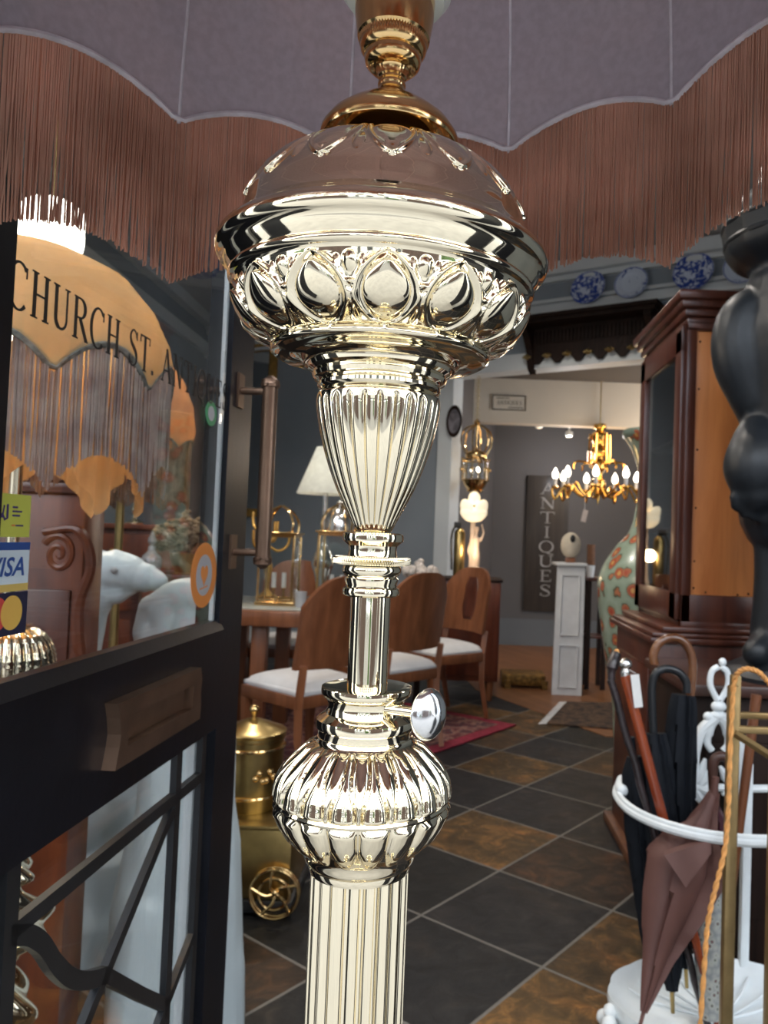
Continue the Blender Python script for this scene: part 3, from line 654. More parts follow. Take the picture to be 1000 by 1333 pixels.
serif_text('CHURCH ST. ANTIQUES', o2(.104, 1.4515, -.0048), DX, Z_, DN, .046, .600, .0006, INK, door)
# stickers on the pane
def flat_mat(name, c): return plain(name, c, .5, 0, .03, 6)
def font_text(txt, o, ux, uy, un, height, mat, parent, name, shear=0.0, depth=.0004, sx=1.0, bold=0.0, width=None):
    cu = bpy.data.curves.new('t', 'FONT'); cu.body = txt; cu.shear = shear; cu.offset = bold; cu.resolution_u = 3
    ob_ = bpy.data.objects.new('t', cu); COL.objects.link(ob_); bpy.context.view_layer.update()
    me = ob_.evaluated_get(bpy.context.evaluated_depsgraph_get()).to_mesh()
    vs_ = [v.co.copy() for v in me.vertices]; fs_ = [tuple(p.vertices) for p in me.polygons]; ob_.to_mesh_clear(); bpy.data.objects.remove(ob_); bpy.data.curves.remove(cu)
    x0, x1 = min(v.x for v in vs_), max(v.x for v in vs_); y0, y1 = min(v.y for v in vs_), max(v.y for v in vs_)
    k = height / (y1 - y0); kx = (width / (x1 - x0)) if width else k * sx
    o, ux, uy, un = Vector(o), Vector(ux), Vector(uy), Vector(un)
    a = [o + ux * ((v.x - x0) * kx) + uy * ((v.y - y0) * k) + un * depth for v in vs_]
    return MB().add(a, fs_).build(name, mat, parent, 0)
SN = -.0046
def stick(name, label, x0, x1, z0, z1, mat):
    m = MB(); dbox(m, max(x0, .109), x1, z0, z1, SN - .0002, SN + .0003)
    o = m.build(name, mat, door, 0); o['label'] = label; return o
YEL = flat_mat('sticker_yellow_green', (.62, .66, .10)); BLU = flat_mat('sticker_blue', (.02, .08, .32)); WHT = flat_mat('sticker_white', (.68, .80, .88)); GLD = flat_mat('sticker_gold', (.72, .52, .14))
NAV = flat_mat('sticker_navy', (.012, .014, .05)); RED = flat_mat('sticker_red', (.66, .07, .06)); AMB = flat_mat('sticker_amber', (.78, .48, .10)); ORG = flat_mat('sticker_orange', (.70, .24, .05)); GRN = flat_mat('sticker_green', (.05, .28, .12)); PUR = flat_mat('sticker_purple', (.05, .03, .16)); GRY = flat_mat('sticker_grey', (.42, .42, .44))
s = stick('sticker', 'yellow green card sticker', .100, .160, 1.236, 1.277, YEL)
m_ = MB(); m_.ribbon([(.104, 1.246), (.112, 1.252), (.116, 1.258), (.120, 1.2525), (.1235, 1.254), (.1235, 1.267)], [.002, .003, .0025, .003, .003, .003], DH + DN * (SN + .0003), DX, Z_, DN, .0003)
m_.ribbon([(.116, 1.254), (.1185, 1.266)], .002, DH + DN * (SN + .0003), DX, Z_, DN, .0003); m_.build('sticker_mark', PUR, s, 0)
m_ = MB()
for zz, ww in ((1.2645, .008), (1.2605, .015), (1.2565, .012)): dbox(m_, .131, .131 + ww, zz - .0009, zz + .0009, SN + .0003, SN + .0006)
dbox(m_, .137, .149, 1.2462, 1.2478, SN + .0003, SN + .0006); m_.build('sticker_text', PUR, s, 0)
m_ = MB(); dbox(m_, .131, .136, 1.2462, 1.2478, SN + .0003, SN + .0006); m_.build('sticker_dash', ORG, s, 0)
s = stick('sticker', 'white card sticker with blue capital letters', .100, .162, 1.184, 1.231, WHT)
m_ = MB(); dbox(m_, .100, .162, 1.2235, 1.231, SN + .0003, SN + .0006); m_.build('sticker_band', BLU, s, 0)
m_ = MB(); dbox(m_, .100, .162, 1.184, 1.191, SN + .0003, SN + .0006); m_.build('sticker_band', GLD, s, 0)
font_text('VISA', o2(.1025, 1.1985, SN + .0003), DX, Z_, DN, .0185, BLU, s, 'sticker_text', .25, .0004, width=.052, bold=.02)
s = stick('sticker', 'navy card sticker with two overlapping discs', .100, .163, 1.142, 1.183, NAV)
for cx_, mt, dd in ((.1155, RED, .0004), (.1385, AMB, .0006)):
    m_ = MB(); m_.prism([(cx_ + .0165 * math.cos(a), 1.1635 + .0165 * math.sin(a)) for a in [2 * PI * i / 32 for i in range(32)]], DH + DN * (SN + dd - .0002), DX, Z_, DN, .0002); m_.build('sticker_disc', mt, s, 0)
def disc(cx_, cz, rx, rz, d0, d1, mt, par, nm):
    m = MB(); m.prism([(cx_ + rx * math.cos(a), cz + rz * math.sin(a)) for a in [2 * PI * i / 40 for i in range(40)]], DH + DN * (SN + d0), DX, Z_, DN, d1 - d0); return m.build(nm, mt, par, 0)
s = disc(.635, 1.177, .055, .052, -.0002, .0003, ORG, door, 'sticker'); s['label'] = 'round orange sticker'
disc(.635, 1.177, .034, .033, .0003, .0005, GRY, s, 'sticker_disc')
m_ = MB(); m_.prism([(.635 + .0013 * 16 * math.sin(a) ** 3 * .75, 1.178 + .0013 * (13 * math.cos(a) - 5 * math.cos(2 * a) - 2 * math.cos(3 * a) - math.cos(4 * a)) * .9) for a in [2 * PI * i / 40 for i in range(40)]], DH + DN * (SN + .0005), DX, Z_, DN, .0003); m_.build('sticker_heart', ORG, s, 0)
m_ = MB(); m_.ribbon([(.617, 1.155), (.635, 1.157), (.652, 1.159)], .002, DH + DN * (SN + .0005), DX, Z_, DN, .0003); m_.build('sticker_mark', ORG, s, 0)
s = disc(.632, 1.437, .024, .020, -.0002, .0003, GRN, door, 'sticker'); s['label'] = 'small round green sticker'
disc(.632, 1.437, .014, .012, .0003, .0005, GRY, s, 'sticker_disc')
# ==LEFT==
# ------------------------------------------------------------------ seen through the door glass on the left
def pole_lamp(label, x, y, prof_list, mat, group=None):
    t = thing('standard_lamp', label, 'lamp', (x, y, 0), 0, group)
    for nm, pr, dsp, sg in prof_list: MB().lathe(pr, sg, (x, y, 0), dsp).build(nm, mat, t, 60)
    return t
l2x, l2y = -.742, 1.30
zz = lambda y, d=1.3: CAM_H + (680 - y) / 1000 * d
stem = [(.17, 0), (.17, .03), (.13, .05), (.06, .09), (.04, .14), (.04, .2), (.07, .24), (.075, .28), (.045, .33), (.035, .36), (.06, .40), (.07, .44), (.045, .49), (.035, .51), (.05, .53), (.085, .56), (.088, .585), (.05, .62), (.038, .64), (.06, .66), (.045, .69), (.07, .72), (.072, .745), (.05, .79), (.03, .83), (.025, .95)]
bw = resample([(.022, .955), (.04, .965), (.062, .985), (.071, 1.01), (.070, 1.03), (.060, 1.055), (.042, 1.072), (.02, 1.08)], 6)
lamp2 = pole_lamp('twisted brass standard lamp behind the door glass with cream shade and long grey fringe', l2x, l2y, [
    ('twisted_stem', resample(stem, 6), lambda t, i, r, z: r * .14 * math.sin(5 * t + z * 60), 60),
    ('ribbed_bowl', bw, lambda t, i, r, z: r * .06 * abs(math.sin(14 * t)) * (1 + .3 * math.sin(z * 700)), 168),
    ('pole', [(.010, 1.07), (.010, 1.50), (.018, 1.51), (.018, 1.56)], None, 20)], BRASS)
lb = MB().sph((l2x, l2y, 1.585), (.03, .03, .035), 16, 10).build('bulb', BULB, lamp2)
scallop_shade(lamp2, l2x, l2y, .236, lambda x: 1.472, [(.236, 0), (.240, .05), (.232, .10), (.206, .155), (.16, .205), (.09, .238)], 9, math.radians(141), .058, 0, .172,
              (CREAMSILK, CREAMSILK, GREYFRINGE, BRAID, BRAID), .0062, 2, .0021, braid=.006, seams=False)
def skirt(u, v):
    th = 2 * PI * u; hem = 1.262 + .085 * abs(math.sin((th - 1.98) * 3.5)) ** .9; r = .195 + .008 * math.sin(th * 40)
    return Vector((l2x + r * math.sin(th), l2y + r * math.cos(th), lerp(hem, 1.50, v)))
MB().grid(skirt, 240, 10, True).build('inner_skirt', cloth('amber_silk_skirt', (.80, .52, .27), .55, .1, 9), lamp2, 60)
light('cream_shade_lamp', 'POINT', (l2x, l2y, 1.60), 9, WARM, .04)
l3x, l3y = -1.30, 3.0
lamp3 = pole_lamp('brass standard lamp with orange silk shade behind the cream fringed shade', l3x, l3y, [
    ('stem', resample([(.15, 0), (.14, .03), (.05, .08), (.02, .14), (.02, .6), (.04, .65), (.018, .7), (.016, 1.5), (.02, 1.56)], 4), None, 32)], BRASS_OLD)
MB().sph((l3x, l3y, 1.60), (.03, .03, .035), 16, 10).build('bulb', BULB, lamp3)
scallop_shade(lamp3, l3x, l3y, .25, lambda x: 1.56, [(.25, 0), (.262, .08), (.25, .18), (.21, .28), (.14, .36), (.08, .40)], 8, .3, .04, 0, .24,
              (ORANGESILK, ORANGESILK, cloth('brown_bead_fringe', (.30, .19, .13), .3, .25, 30, (.14, .09, .06)), BRAID, BRAID), .007, 2, .0022, braid=.005, seams=False)
light('orange_shade_lamp', 'POINT', (l3x, l3y, 1.64), 4, WARM, .04)
# opal pendant
pc = at(68, 296, 2.9)
pend = thing('pendant_light', 'glowing white opal glass pendant above the cream fringed shade', 'light', (pc.x, pc.y, ZC))
MB().lathe(resample([(.001, -.125), (.06, -.12), (.098, -.10), (.112, -.06), (.112, .0), (.105, .07), (.05, .10), (.02, .11)], 4), 40, pc).build('opal_shade', emis('bright_opal_glass', (1, .94, .82), 9), pend)
MB().tube([pc + Z_ * .11, Vector((pc.x, pc.y, ZC))], .006, 8).build('rod', BRASS_OLD, pend)
light('pendant_lamp', 'POINT', (pc.x, pc.y, pc.z - .2), 28, (1, .85, .66), .1)
# carved mahogany cabinet
cx0, cx1 = at(20, 700, 1.75).x, at(110, 700, 1.75).x
cab = thing('carved_cupboard', 'tall red mahogany cupboard with carved scroll behind the cream fringed lamp', 'cupboard', ((cx0 + cx1) / 2, 1.9, 0))
zt = zz(640, 1.75)
MB().bbox(((cx0 + cx1) / 2 - .1, 1.80, zt / 2), (cx1 - cx0 + .2, .1, zt), .006).build('body', MAHOG_R, cab)
m = MB(); m.bbox(((cx0 + cx1) / 2 - .1, 1.795, zt + .012), (cx1 - cx0 + .22, .12, .024), .006); m.bbox(((cx0 + cx1) / 2 - .1, 1.80, zt + .04), (cx1 - cx0 + .2, .11, .03), .01); m.bbox(((cx0 + cx1) / 2 - .1, 1.79, zt + .062), (cx1 - cx0 + .235, .13, .015), .006); m.build('cornice', MAHOG, cab)
sc = at(76, 722, 1.75)
m = MB(); m.tube([(sc.x + .038 * (1 - k / 46) * math.cos(-k * .26 + 2.6), 1.752, sc.z + .046 * (1 - k / 46) * math.sin(-k * .26 + 2.6)) for k in range(44)], [.010 - .0001 * k for k in range(44)], 8)
m.tube(spline([(sc.x - .035, 1.748, sc.z + .05), (sc.x + .045, 1.746, sc.z + .055), (sc.x + .078, 1.745, sc.z - .02), (sc.x + .055, 1.745, sc.z - .11), (sc.x + .06, 1.746, sc.z - .2), (sc.x + .085, 1.747, sc.z - .28)], 6), [.009] * 6 + [.012] * 12 + [.014] * 8 + [.010] * 5, 8)
m.build('carved_scroll', MAHOG_R, cab)
m = MB(); m.bbox((sc.x - .03, 1.748, sc.z - .33), (.13, .012, .5), .004); m.build('door', MAHOG, cab)
kn = MB().sph((sc.x - .085, 1.74, sc.z - .01), .009, 12, 8).build('knob', BRASS, cab)
# two white marble sculptures behind the door
def blob(name, pts, label, cat, base, mat=MARBLE, vox=.009):
    t = thing(name, label, cat, base); m = MB()
    for p in pts:
        m.tube(p[0], p[1], 14)
        for c_, r_ in ((p[0][0], p[1][0]), (p[0][-1], p[1][-1])): m.sph(c_, r_, 14, 10)
    return t, m.build('body', mat, t, 60, remesh=vox)
Hd = 2.35
A = lambda x, y, d=Hd: at(x, y, d)
th_, hb_ = blob('horse_sculpture', [
    (spline([A(112, 746), A(132, 744), A(160, 745), A(180, 750), A(198, 755), A(208, 757)], 4), [.060] * 4 + [.062] * 4 + [.056] * 4 + [.045] * 4 + [.034] * 4 + [.026]),
    ([A(206, 751), A(210, 755)], [.018, .016]), ([A(150, 728), A(168, 730)], [.030, .022]),
    ([A(135, 770), A(156, 772), A(172, 766)], [.045, .034, .02]),
    (spline([A(112, 752), A(110, 800), A(100, 870), A(104, 990)], 4), [.080] * 4 + [.066] * 4 + [.075] * 4 + [.13]),
    (spline([A(140, 1040), A(150, 1130), A(148, 1230)], 4), [.09] * 3 + [.14] * 3 + [.16] * 3),
    ([A(104, 900), A(118, 1060)], [.08, .14]),
    ([Vector((A(120, 1200).x - .04, Hd, .5)), Vector((A(120, 1200).x - .04, Hd, .0))], [.06, .045]),
    ([Vector((A(170, 1200).x, Hd + .02, .5)), Vector((A(170, 1200).x, Hd + .02, .0))], [.06, .045]),
    ([A(128, 728), A(120, 700)], [.022, .008])], 'white marble horse sculpture with its muzzle pointing right behind the door glass', 'sculpture', (A(140, 900).x, Hd, 0))
m = MB()
for s_ in (-1, 1): m.sph(A(160, 742) + Vector((0, -.06, 0)), .010, 10, 8)
m.build('eye', PLASTER, th_)
Bd = 1.98
Bp = lambda x, y, d=Bd: at(x, y, d)
tb_, bb_ = blob('draped_sculpture', [
    (spline([Bp(206, 792), Bp(226, 778), Bp(256, 774), Bp(290, 782)], 4), [.040] * 5 + [.044] * 5 + [.040] * 3),
    (spline([Bp(196, 790), Bp(191, 820), Bp(204, 870), Bp(214, 940)], 4), [.030] * 4 + [.036] * 5 + [.05] * 4),
    (spline([Bp(224, 776), Bp(212, 830), Bp(222, 900), Bp(214, 1000), Bp(206, 1080)], 4), [.036] * 5 + [.044] * 5 + [.06] * 7),
    (spline([Bp(250, 772), Bp(240, 830), Bp(246, 900), Bp(244, 1000)], 4), [.036] * 5 + [.042] * 4 + [.06] * 4),
    (spline([Bp(276, 778), Bp(268, 840), Bp(272, 920), Bp(268, 1080)], 4), [.034] * 5 + [.042] * 4 + [.07] * 4),
    ([Bp(236, 800, Bd + .06), Bp(240, 900, Bd + .06)], [.06, .07]),
    ([Bp(240, 950), Bp(245, 1100), Bp(240, 1250), Bp(236, 1420)], [.10, .13, .145, .15]),
    ([Bp(205, 1080), Bp(195, 1180), Bp(190, 1330)], [.07, .095, .10]),
    ([Bp(285, 1150), Bp(292, 1260), Bp(286, 1400)], [.04, .052, .06]),
    ([Vector((Bp(240, 1100).x, Bd, .30)), Vector((Bp(240, 1100).x, Bd, .01))], [.15, .17])], 'white marble draped figure sculpture standing just behind the shop door', 'sculpture', (Bp(240, 1100).x, Bd, 0))
# sideboard, candlestick
s0, s1 = at(118, 690, 4.5).x, at(262, 690, 4.5).x; sbz = at(180, 683, 4.5).z
sb = thing('tall_chest', 'brown mahogany chest with brass candlestick on it seen through the door glass', 'chest', ((s0 + s1) / 2, 4.75, 0))
m = MB(); m.bbox(((s0 + s1) / 2, 4.75, sbz / 2), (s1 - s0, .45, sbz - .04)); m.build('body', MAHOG, sb)
m = MB(); m.bbox(((s0 + s1) / 2, 4.74, sbz - .015), (s1 - s0 + .06, .5, .03), .008); m.build('top', MAHOG_R, sb)
for k in range(4):
    dr = MB().bbox(((s0 + s1) / 2, 4.52, sbz - .16 - .25 * k), (s1 - s0 - .06, .02, .2), .006).build('drawer', MAHOG_R, sb)
    for x in (.2, .8): MB().sph((lerp(s0, s1, x), 4.50, sbz - .16 - .25 * k), .014, 10, 8).build('knob', BRASS_OLD, dr)
cs = at(176, 660, 4.7)
MB().lathe(resample([(.05, sbz), (.05, sbz + .012), (.02, sbz + .03), (.012, sbz + .06), (.022, sbz + .09), (.012, sbz + .12), (.012, sbz + .19), (.024, sbz + .21), (.02, sbz + .24)], 4), 24, (cs.x, 4.7, 0)).build('candlestick', BRASS, None)
tag(bpy.data.objects['candlestick'], 'brass candlestick standing on the tall mahogany chest', 'candlestick')
# side table with decanter and dried flowers
f0 = at(225, 745, 3.6); tz = f0.z
st = thing('side_table', 'dark side table carrying dried flowers and a glass decanter', 'table', (f0.x, 3.6, 0))
MB().bbox((f0.x - .03, 3.6, tz - .015), (.46, .36, .03), .008).build('tabletop', MAHOG, st)
for dx in (-.22, .17):
    for dy in (-.14, .14): MB().box((f0.x + dx, 3.6 + dy, (tz - .03) / 2), (.035, .035, tz - .03)).build('leg', MAHOG, st)
d0 = at(190, 735, 3.42)
dc = thing('decanter', 'cut glass decanter with pointed stopper on the side table', 'decanter', (d0.x, 3.48, tz))
MB().lathe(resample([(.04, tz), (.045, tz + .03), (.042, tz + .07), (.02, tz + .095), (.016, tz + .12)], 4), 20, (d0.x, 3.48, 0)).build('body', plain('cut_glass', (.5, .52, .55), .08, .3, .3, 60), dc)
MB().lathe([(.008, tz + .12), (.02, tz + .14), (.018, tz + .155), (.001, tz + .19)], 12, (d0.x, 3.48, 0)).build('stopper', MATS['cut_glass'], dc)
fb = thing('dried_flowers', 'bunch of brown and green dried flowers in a pot on the side table', 'flowers', (f0.x + .06, 3.6, tz))
MB().lathe([(.05, tz), (.07, tz + .06), (.075, tz + .09), (.065, tz + .09), (.05, tz + .02)], 24, (f0.x + .06, 3.6, 0)).build('pot', BRASS_OLD, fb)
m = MB()
for i in range(420):
    a, q, e = random.uniform(0, 2 * PI), random.random() ** .5, random.random()
    r = .155 * q; p = Vector((f0.x + .06 + r * math.cos(a), 3.6 + r * .8 * math.sin(a), tz + .10 + .20 * e * (1 - .5 * q)))
    s_ = random.uniform(.008, .02); m.sph(p, (s_, s_, s_ * .7), 6, 4)
m.build('blossoms', plain('dried_petals', (.21, .15, .09), .9, 0, .8, 22), fb, 0)
# ==DINING==
# ------------------------------------------------------------------ dining furniture
def make_table():
    x0, x1, y0, y1, z = -1.45, at(396, 797, 4.3).x, 4.3, 5.16, at(360, 796, 4.3).z
    t = thing('dining_table', 'long walnut dining table with lanterns on top behind the open door', 'table', ((x0 + x1) / 2, (y0 + y1) / 2, 0))
    MB().bbox(((x0 + x1) / 2, (y0 + y1) / 2, z - .045), (x1 - x0, y1 - y0, .09), .01).build('tabletop', WALNUT, t)
    for x in (x0 + .1, at(334, 850, 4.35).x):
        for y in (y0 + .12, y1 - .12): MB().bbox((x, y, (z - .09) / 2 + .008), (.085, .085, z - .106), .006).build('leg', WALNUT, t)
    m = MB(); m.bbox(((x0 + x1) / 2, (y0 + y1) / 2, z + .004), (x1 - x0 - .04, y1 - y0 - .04, .008), .002); m.build('glass_top', plain('table_glass', (.35, .36, .33), .08, 0, .05, 4), t)
    return z + .008
TZ = make_table()
def chair(label, rz, loc, group='walnut dining chairs'):
    t = thing('dining_chair', label, 'chair', (0, 0, 0), 0, group)
    W, D = .46, .45
    m = MB()
    def seat(u, v): return Vector(((u - .5) * (W - .02) * (1 - .06 * (1 - v)), (v - .5) * D, .475 + .05 * (1 - (2 * u - 1) ** 4) ** .5 * (1 - (2 * v - 1) ** 4) ** .5))
    m.grid(seat, 16, 16); m.bbox((0, 0, .465), (W - .02, D, .03), .01); m.build('seat_cushion', SEATW, t, 60)
    m = MB()
    m.bbox((0, D / 2 - .012, .425), (W, .025, .06)); m.bbox((0, -D / 2 + .012, .425), (W, .025, .06)); m.bbox((W / 2 - .012, 0, .425), (.025, D, .06)); m.bbox((-W / 2 + .012, 0, .425), (.025, D, .06))
    m.build('seat_rail', WALNUT, t)
    for sx in (-1, 1):
        MB().box((sx * (W / 2 - .022), D / 2 - .022, .2), (.030, .030, .40), None, 1.4).build('leg', WALNUT, t)
        MB().tube([(sx * (W / 2 - .022), -D / 2 - .05, 0), (sx * (W / 2 - .02), -D / 2 + .01, .25), (sx * (W / 2 - .02), -D / 2 + .015, .42), (sx * (W / 2 - .02), -D / 2 - .01, .60)], [.02, .026, .028, .026], 4).build('leg', WALNUT, t, 20)
    m = MB()
    def back(o):
        def g(u, v):
            x = (u - .5) * W * 1.02; top = 1.03 - .15 * abs(2 * u - 1) ** 3.2; z = lerp(.58, top, v)
            y = -D / 2 - .02 - (z - .55) * .16 + .10 * (2 * u - 1) ** 2 * .6 + o; return Vector((x, y, z))
        return g
    nu, nv = 18, 14; k0 = len(m.v); m.grid(back(.013), nu, nv); m.grid(back(-.013), nu, nv); n1 = (nu + 1) * (nv + 1)
    rim = [i for i in range(nu + 1)] + [(j + 1) * (nu + 1) + nu for j in range(nv)] + [nv * (nu + 1) + i for i in range(nu - 1, -1, -1)] + [j * (nu + 1) for j in range(nv - 1, 0, -1)]
    for a, b in zip(rim, rim[1:] + rim[:1]): m.f.append((a, b, b + n1, a + n1))
    m.build('backrest', WALNUT, t, 40)
    t.location = loc; t.rotation_euler = (0, 0, rz); WM[t] = Matrix.Translation(Vector(loc)) @ Matrix.Rotation(rz, 4, 'Z')
    return t
c1 = chair('walnut dining chair nearest the table corner, seen left of the lamp pole', math.radians(50), (-.72, 3.95, .022))
def put(src, label, loc, rz):
    c = copy_tree(src); c.location = loc; c.rotation_euler = (0, 0, rz); c['label'] = label; WM[c] = Matrix.Translation(Vector(loc)) @ Matrix.Rotation(rz, 4, 'Z'); return c
c2 = put(c1, 'walnut dining chair with curved back just right of the lamp pole', (-.36, 4.62, .022), math.radians(48))
c3 = put(c1, 'walnut dining chair facing forward beside the dark red sideboard', (-.06, 5.35, .022), math.radians(130))
m = MB(); 
def splat(u, v):
    x = (u - .5) * .16 * (1 - .5 * abs(2 * v - 1) ** 2); z = lerp(.66, .96, v); y = -.225 - .02 - (z - .55) * .16 + .016; return Vector((x, y, z))
m.grid(splat, 6, 10); m.v = [WM[c3] @ p for p in m.v]; m.build('splat', MAHOG, c3, 40, solid=.004)
c4 = put(c1, 'walnut dining chair in shadow on the far side of the dining table', (-1.12, 5.36, .022), math.radians(180))
# brass lanterns, candelabrum and lamp on the table
def lantern(label, x, y, w_, h_, dome):
    t = thing('table_lantern', label, 'lantern', (x, y, TZ)); z0, z1 = TZ, TZ + h_
    m = MB()
    for sx in (-1, 1):
        for sy in (-1, 1): m.bbox((x + sx * w_ / 2, y + sy * w_ / 2, (z0 + z1) / 2 + .01), (.014, .014, h_ - .02), .002)
    for z in (z0 + .03, z1 - .01): 
        for sx in (-1, 1): m.bbox((x + sx * w_ / 2, y, z), (.014, w_, .018), .002); m.bbox((x, y + sx * w_ / 2, z), (w_, .014, .018), .002)
    m.bbox((x, y, z0 + .012), (w_ + .03, w_ + .03, .024), .004); m.bbox((x, y, z1 + .006), (w_ + .04, w_ + .04, .014), .003)
    m.build('frame', BRASS_D, t, 20)
    for sx, sy in ((0, -1), (1, 0), (-1, 0), (0, 1)):
        g = MB(); g.box((x + sx * w_ / 2, y + sy * w_ / 2, (z0 + z1) / 2 + .01), (.004 if sx else w_ - .014, .004 if sy else w_ - .014, h_ - .05)); g.build('glass_panel', CLEAR, t, 0)
    for dx in (-.03, .03):
        cm = MB().tube([(x + dx, y, z0 + .1), (x + dx, y, z0 + .19)], .013, 14).build('candle', PLASTER, t)
        MB().lathe([(.02, z0 + .024), (.008, z0 + .04), (.008, z0 + .09), (.016, z0 + .1)], 14, (x + dx, y, 0)).build('candle_holder', BRASS_D, t)
    if dome:
        MB().lathe(resample([(w_ * .42, z1 + .012), (w_ * .42, z1 + .05), (w_ * .36, z1 + .10), (w_ * .2, z1 + .14), (.012, z1 + .16), (.022, z1 + .18), (.004, z1 + .2)], 4), 32, (x, y, 0)).build('dome', SILVER, t)
    m = MB()
    for k in range(4):
        a = k * PI / 2 + PI / 4
        m.tube(spline([(x + w_ * .6 * math.cos(a), y + w_ * .6 * math.sin(a), z1 + .01), (x + w_ * .62 * math.cos(a), y + w_ * .62 * math.sin(a), z1 + .07), (x + w_ * .42 * math.cos(a), y + w_ * .42 * math.sin(a), z1 + .13), (x + .01 * math.cos(a), y + .01 * math.sin(a), z1 + .17)], 5), .007, 8)
    m.build('scroll_arms', BRASS_D, t)
    return t
q1 = at(362, 760, 4.6); lantern('square brass lantern with two white candles beside the door handle', q1.x, 4.62, .20, .42, False)
q2 = at(436, 760, 4.55); lantern('square brass lantern with domed silver top behind the lamp pole', q2.x, 4.62, .20, .44, True)
q3 = at(424, 640, 5.08)
tl = thing('table_lamp', 'table lamp with white pleated shade on the dining table', 'lamp', (q3.x, 5.08, TZ))
zs0, zs1 = at(424, 644, 5.08).z, at(424, 583, 5.08).z
MB().lathe([(.19, zs0), (.07, zs1), (.066, zs1), (.186, zs0)], 160, (q3.x, 5.08, 0), lambda t, i, r, z: r * .012 * math.sin(80 * t), None, False).build('lamp_shade', WHITESHADE, tl, 70)
MB().lathe(resample([(.09, TZ), (.09, TZ + .02), (.04, TZ + .05), (.05, TZ + .15), (.075, TZ + .24), (.04, TZ + .34), (.02, TZ + .38), (.018, zs0 + .02)], 4), 32, (q3.x, 5.08, 0)).build('base', SILVER, tl)
MB().sph((q3.x, 5.08, zs0 + .08), .03, 14, 10).build('bulb', GLOW, tl)
light('white_shade_lamp', 'POINT', (q3.x, 5.08, zs0 + .1), 5, (1, .85, .65), .03)
q4 = at(352, 640, 4.95)
cd_ = thing('candelabrum', 'gilt branched candelabrum standing on the table behind the door handle', 'candelabrum', (q4.x, 4.98, TZ))
m = MB(); m.lathe(resample([(.07, TZ), (.07, TZ + .015), (.02, TZ + .05), (.014, TZ + .1), (.03, TZ + .2), (.012, TZ + .3), (.012, TZ + .62)], 4), 20, (q4.x, 4.98, 0)); m.build('stem', GILT, cd_)
for k in range(5):
    a = k * 2 * PI / 5 + .3; zb_ = TZ + .34 + .06 * (k % 3)
    MB().tube(spline([(q4.x, 4.98, zb_), (q4.x + .06 * math.cos(a), 4.98 + .06 * math.sin(a), zb_ - .03), (q4.x + .12 * math.cos(a), 4.98 + .12 * math.sin(a), zb_ + .01), (q4.x + .13 * math.cos(a), 4.98 + .13 * math.sin(a), zb_ + .1)], 5), .009, 8).build('arm', GILT, cd_)
for k, (px, py) in enumerate([(385, 790), (395, 780), (440, 765)]): pass
q = at(392, 772, 4.5); tag(MB().lathe([(.03, TZ), (.035, TZ + .09), (.032, TZ + .09), (.028, TZ + .005), (.001, TZ + .005)], 20, (q.x, 4.5, 0)).build('tumbler', plain('grey_glass', (.4, .42, .45), .1, 0, .1, 9), None), 'grey glass tumbler between the two brass lanterns', 'tumbler')
q = at(560, 745, 5.0)
fl2 = thing('flower_arrangement', 'white flower arrangement on the table behind the lamp nut', 'flowers', (at(545, 760, 5.55).x, 5.55, 0))
fx = at(548, 750, 5.55)
m = MB()
for i in range(90):
    a, e = random.uniform(0, 2 * PI), random.random(); r = .13 * random.random() ** .5
    m.sph((fx.x + r * math.cos(a), 5.55 + r * math.sin(a), fx.z - .02 + .14 * e * (1 - r / .2)), random.uniform(.015, .03), 7, 5)
m.build('blossoms', plain('pale_petals', (.55, .5, .46), .9, 0, .5, 30), fl2, 0)
MB().lathe(resample([(.07, .016), (.07, .03), (.03, .06), (.02, .4), (.03, .8), (.07, fx.z - .04), (.06, fx.z - .02)], 3), 20, (fx.x, 5.55, 0)).build('stand', DARKWOOD, fl2)
# gilt mirror on the wall behind
mc = onw(340, 560, .03)
mi = thing('gilt_mirror', 'gilt framed mirror with carved crest on the wall behind the door edge', 'mirror', (mc.x, mc.y, mc.z))
Mw = Matrix((WU, WN, Z_)).transposed()
m = MB()
for du in (-.42, .0): m.bbox(mc + WU * (du + .14), (.09, .06, 1.9), .015, Mw)
m.bbox(mc + WU * -.07 - Z_ * .93, (.5, .06, .09), .015, Mw); m.bbox(mc + WU * -.07 + Z_ * .93, (.5, .06, .09), .015, Mw)
for k in range(9):
    a = PI * k / 8; m.sph(mc + WU * (-.07 + .22 * math.cos(a)) + Z_ * (.98 + .16 * math.sin(a)), (.07, .05, .07), 12, 8)
m.build('frame', GILT, mi)
MB().box(mc + WU * -.07, (.4, .012, 1.8), Mw).build('mirror_glass', plain('silvered_glass', (.7, .72, .74), .03, 1, .02, 2), mi, 0)
